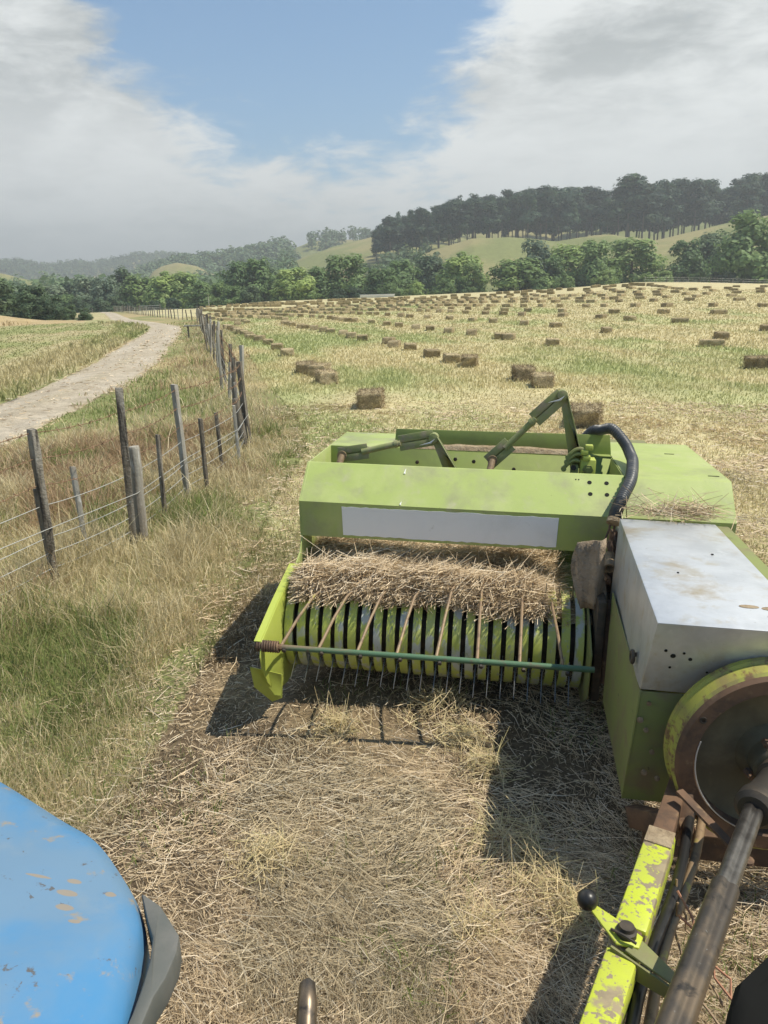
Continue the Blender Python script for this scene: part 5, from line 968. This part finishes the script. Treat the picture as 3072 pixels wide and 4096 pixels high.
mb=MB(); p=lev(-.05)+Vector((.02,0,.09)); mb.bar(p,p+Vector((.16,-.25,-.06)),.03,.010); mb.lathe(p+Vector((.16,-.25,-.064)),(0,0,1),[(0,.022),(.01,.022)],12); P('stay_link',mb,RUSTY,db)
mb=MB(); mb.bar((.90,-1.36,.13),(1.62,-1.36,.13),.05,.11,(0,0,1)); mb.bar((.86,-1.33,.20),(.99,-1.60,.36),.06,.08); mb.bar((.99,-1.40,.60),(.985,-1.62,.30),.05,.05); P('chassis_beam',mb,RUSTY,bevel=.005)
# ---- hay carried in the pickup and straw caught on the cover
def to_world(v): return np.array(BALER.matrix_world)[:3,:3]@v.T+np.array(BO)[:,None]
def hay_sheet():
    nx,ny=80,44; xs=np.linspace(-.84,.80,nx); ys=np.linspace(-.205,.92,ny); X,Y=np.meshgrid(xs,ys,indexing='ij')
    Z=hay_z(X,Y); V=to_world(np.stack([X,Y,Z],-1).reshape(-1,3)).T; i=np.arange(nx-1)[:,None]*ny; j=np.arange(ny-1)[None]; q=np.stack([i+j,i+ny+j,i+ny+j+1,i+j+1],-1).reshape(-1,4)
    c=np.array([.38,.29,.155])*(.7+.6*fbm(X*14,Y*14,3))[...,None]
    h=link('hay_windrow',npmesh('hay_windrow',V,q.ravel(),np.full(len(q),4),vmat('matted_hay',.9,[(60.,.3,.7,.6,1.25)],bump=(70.,1.,.02)),c.reshape(-1,3),True)); tag(h,'thick windrow of dry hay lying in the baler pickup under the hood','hay',kind='stuff'); return h
def hay_z(X,Y):
    Y=Y-.14*(fbm(X*3.3,X*0+2.,57)-.5); e=sm((Y+.255)/.12); r=sm((.66-X)/.30)
    return .50+e*(.045+.065*np.exp(-((Y+.06)/.11)**2)+.095*np.exp(-((Y-.45)/.26)**2))*(.2+.8*r)+.20*(fbm(X*3.2,Y*4,51)-.5)*e+.04*(fbm(X*16,Y*16,52)-.5)-.20*sm((X-.60)/.15)*sm((Y+.05)/.2)*.5-.0*(1-e)
HW=hay_sheet()
def hay_straw():
    n=56000; X=RNG.uniform(-.84,.70,n); Y=-.205+1.03*RNG.random(n)**1.35; r=sm((.72-X)/.25); k=RNG.random(n)<.10+.9*r; X,Y=X[k],Y[k]; n=len(X)
    k=RNG.random(n)<.25+1.5*(fbm(X*5,Y*6,58)-.2); X,Y=X[k],Y[k]; n=len(X); Lh=.05+.22*RNG.random(n)**1.6; X=np.maximum(X,-.838+Lh*.48)
    Z=hay_z(X,Y)+.07*RNG.random(n)**1.9-.008; W=to_world(np.stack([X,Y,Z],-1)); c=pick(STRAW,n,[.36,.20,.28,.06,.09,.01])
    o=strand_mesh('loose_hay',W[0],W[1],W[2],Lh,.0021*(.7+.7*RNG.random(n)),RNG.uniform(0,6.28,n)*.6+RNG.normal(0,.5,n),RNG.normal(0,.22,n),RNG.normal(0,.10,n),np.clip(c,.02,1),SM)
    tag(o,'loose dry stalks of hay spilling over the pickup bands','hay',kind='stuff')
    # stalks caught between hood and gearbox cover
    n=420; g=RNG.random(n)<.55; X=np.where(g,RNG.normal(1.24,.09,n),RNG.uniform(.93,1.36,n)); Y=RNG.normal(.0,.05,n); Z=1.058+np.abs(RNG.normal(0,.022,n))*np.where(g,1.5,1.); W=to_world(np.stack([X,Y,Z],-1))
    o=strand_mesh('caught_straw',W[0],W[1],W[2],.06+.18*RNG.random(n),np.full(n,.0026),RNG.uniform(0,6.28,n),RNG.normal(0,.25,n),RNG.normal(0,.1,n),pick(STRAW,n),SM)
    tag(o,'straw caught along the seam between the silver cover and the hood','straw',kind='stuff')
hay_straw()
# ---------------------------------------------------------------- the tractor: corner of fender, trim, linkage end, mudflap
BLUE=mat('tractor_blue_paint',(.055,.21,.41),.55,noise=[(2.2,(.13,.225,.33),.36,.62),(5,(.21,.26,.30),.52,.74),(30,(.10,.10,.10),.64,.70),(13,(.26,.23,.18),.60,.68)],spec=.35); GREY=mat('grey_plastic',(.10,.105,.095),.6,noise=[(6,(.15,.145,.13),.45,.7)])
FLAPM=mat('black_flap',(.012,.012,.011),.95,spec=.1)
TR=empty('tractor',(-.6,.3,0)); tag(TR,'blue tractor of which only the dusty rear fender corner and parts below show','tractor')
def fender():
    # rows run outward over the crown and down its rounded rear edge
    to=Vector(TR.location); ctrl=[[(-1.75,1.92,1.24),(-1.25,1.67,1.265),(-.98,1.51,1.27),(-.798,1.39,1.27),(-.633,1.275,1.265),(-.54,1.212,1.26),(-.462,1.125,1.25),(-.415,1.046,1.25),(-.398,.984,1.25),(-.378,.824,1.25),(-.35,.5,1.26)]]
    edge=smooth_path([Vector(p) for p in ctrl[0]],6); n=len(edge); inner=Vector((-1.05,.25,1.44)); rows=[]
    for t_,dz in ((0,-.30),(0,-.14),(.0,-.055),(.012,-.018),(.04,.0),(.15,.03),(.35,.075),(.6,.12),(1,.15)):
        row=[]
        for e in edge:
            p=e.lerp(inner,t_); p.z=e.z+dz
            if t_==0: p=p+(e-inner).normalized()*(-.03 if dz<-.2 else 0)
            row.append(p-to)
        rows.append(row)
    vs=[p for r_ in rows for p in r_]; fs=[(i*n+k,i*n+k+1,(i+1)*n+k+1,(i+1)*n+k) for i in range(len(rows)-1) for k in range(n-1)]
    mb=MB(); mb.add(vs,fs); f=P('fender',mb,BLUE,TR,smooth=True,ang=80)
    md=f.modifiers.new('thickness','SOLIDIFY'); md.thickness=.012
    return f
FEN=fender()
def stains(m,marks):
    k=NT(m.node_tree); bs=k.n['Principled BSDF']; lk=bs.inputs['Base Color'].links[0]; c=lk.from_socket
    tc=k.a('ShaderNodeTexCoord'); sp=k.a('ShaderNodeSeparateXYZ',inp={0:tc.outputs['Object']}); wob=k.noise(34.,tc.outputs['Object'],4.)
    for x,y,a_,b_ in marks:
        ex=k.m('DIVIDE',k.m('SUBTRACT',sp.outputs[0],x),a_); ey=k.m('DIVIDE',k.m('SUBTRACT',sp.outputs[1],y),b_)
        d=k.m('ADD',k.m('ADD',k.m('MULTIPLY',ex,ex),k.m('MULTIPLY',ey,ey)),k.m('MULTIPLY',k.m('SUBTRACT',wob,.5),1.6))
        c=k.mix(k.m('SUBTRACT',1.,k.ramp(d,.75,1.15)),c,(.25,.22,.18))
    k.l.new(c,bs.inputs['Base Color'])
_t=TR.location
stains(BLUE,[(x-_t.x,y-_t.y,a_,b_) for x,y,a_,b_ in ((-.535,1.075,.012,.006),(-.535,1.045,.018,.007),(-.525,1.012,.015,.0075),(-.59,1.07,.02,.0035),(-.50,.985,.009,.004),(-.47,1.06,.01,.006))])
to=Vector(TR.location)
mb=MB(); TP=[(-.428,1.082),(-.386,1.05),(-.340,.988),(-.336,.955),(-.342,.913),(-.352,.883),(-.357,.845),(-.363,.815),(-.385,.70),(-.43,.70),(-.383,.815),(-.376,.86),(-.374,.90),(-.374,.945),(-.382,.985),(-.40,1.02)]
mb.slab([Vector((x,y,1.235-.10*max(0,.95-y)))-to for x,y in TP],(0,.0,-.05)); P('fender_trim',mb,GREY,TR,bevel=.004)
mb=MB(); mb.tube([Vector((-.165,1.0,.42))-to,Vector((-.2,1.22,.62))-to,Vector((-.197,1.335,.70))-to,Vector((-.199,1.372,.715))-to,Vector((-.199,1.385,.712))-to],[.022,.022,.0225,.018,.006],16); P('link_arm',mb,PTO,TR,smooth=True,ang=60)
mb=MB(); mb.slab([Vector(p)-to for p in ((.80,1.10,1.2),(.572,.965,1.2),(.515,.925,1.2),(.486,.885,1.195),(.464,.85,1.19),(.43,.70,1.19),(.46,.4,1.19),(.9,.35,1.19))],(0,0,-.25)); P('mudflap',mb,FLAPM,TR,bevel=.03)
mb=MB(); mb.box(Vector((-.5,.1,.40))-to,Vector((.6,.55,.75))-to); P('rear_axle',mb,IRON,TR,bevel=.03)
mb=MB(); mb.bar(Vector((.05,.5,.42))-to,Vector((.16,1.35,.42))-to,.09,.04); P('tow_bar',mb,IRON,TR,bevel=.005)
for x in (-.95,1.05):
    mb=MB(); mb.lathe(Vector((x,.05,.75))-to,(1,0,0),[(-.2,.45),(-.22,.62),(-.17,.73),(0,.76),(.17,.73),(.22,.62),(.2,.45)],48,True); P('tyre',mb,TYREM,TR,smooth=True)
# ---------------------------------------------------------------- dusty summer air
def haze():
    m=bpy.data.materials.new('haze_air'); m.use_nodes=True; k=NT(m.node_tree); k.n.clear()
    v=k.a('ShaderNodeVolumePrincipled'); v.inputs['Color'].default_value=(.93,.97,.97,1); v.inputs['Density'].default_value=HAZE; v.inputs['Anisotropy'].default_value=.2
    o=k.a('ShaderNodeOutputMaterial'); k.l.new(v.outputs[0],o.inputs['Volume'])
    mb=MB(); mb.box((-6000,-6000,-40),(6000,6000,260)); h=mb.build('haze',m); tag(h,kind='stuff'); h['label']='thin summer haze filling the valley'; h['category']='haze'
HAZE=.00066
haze()
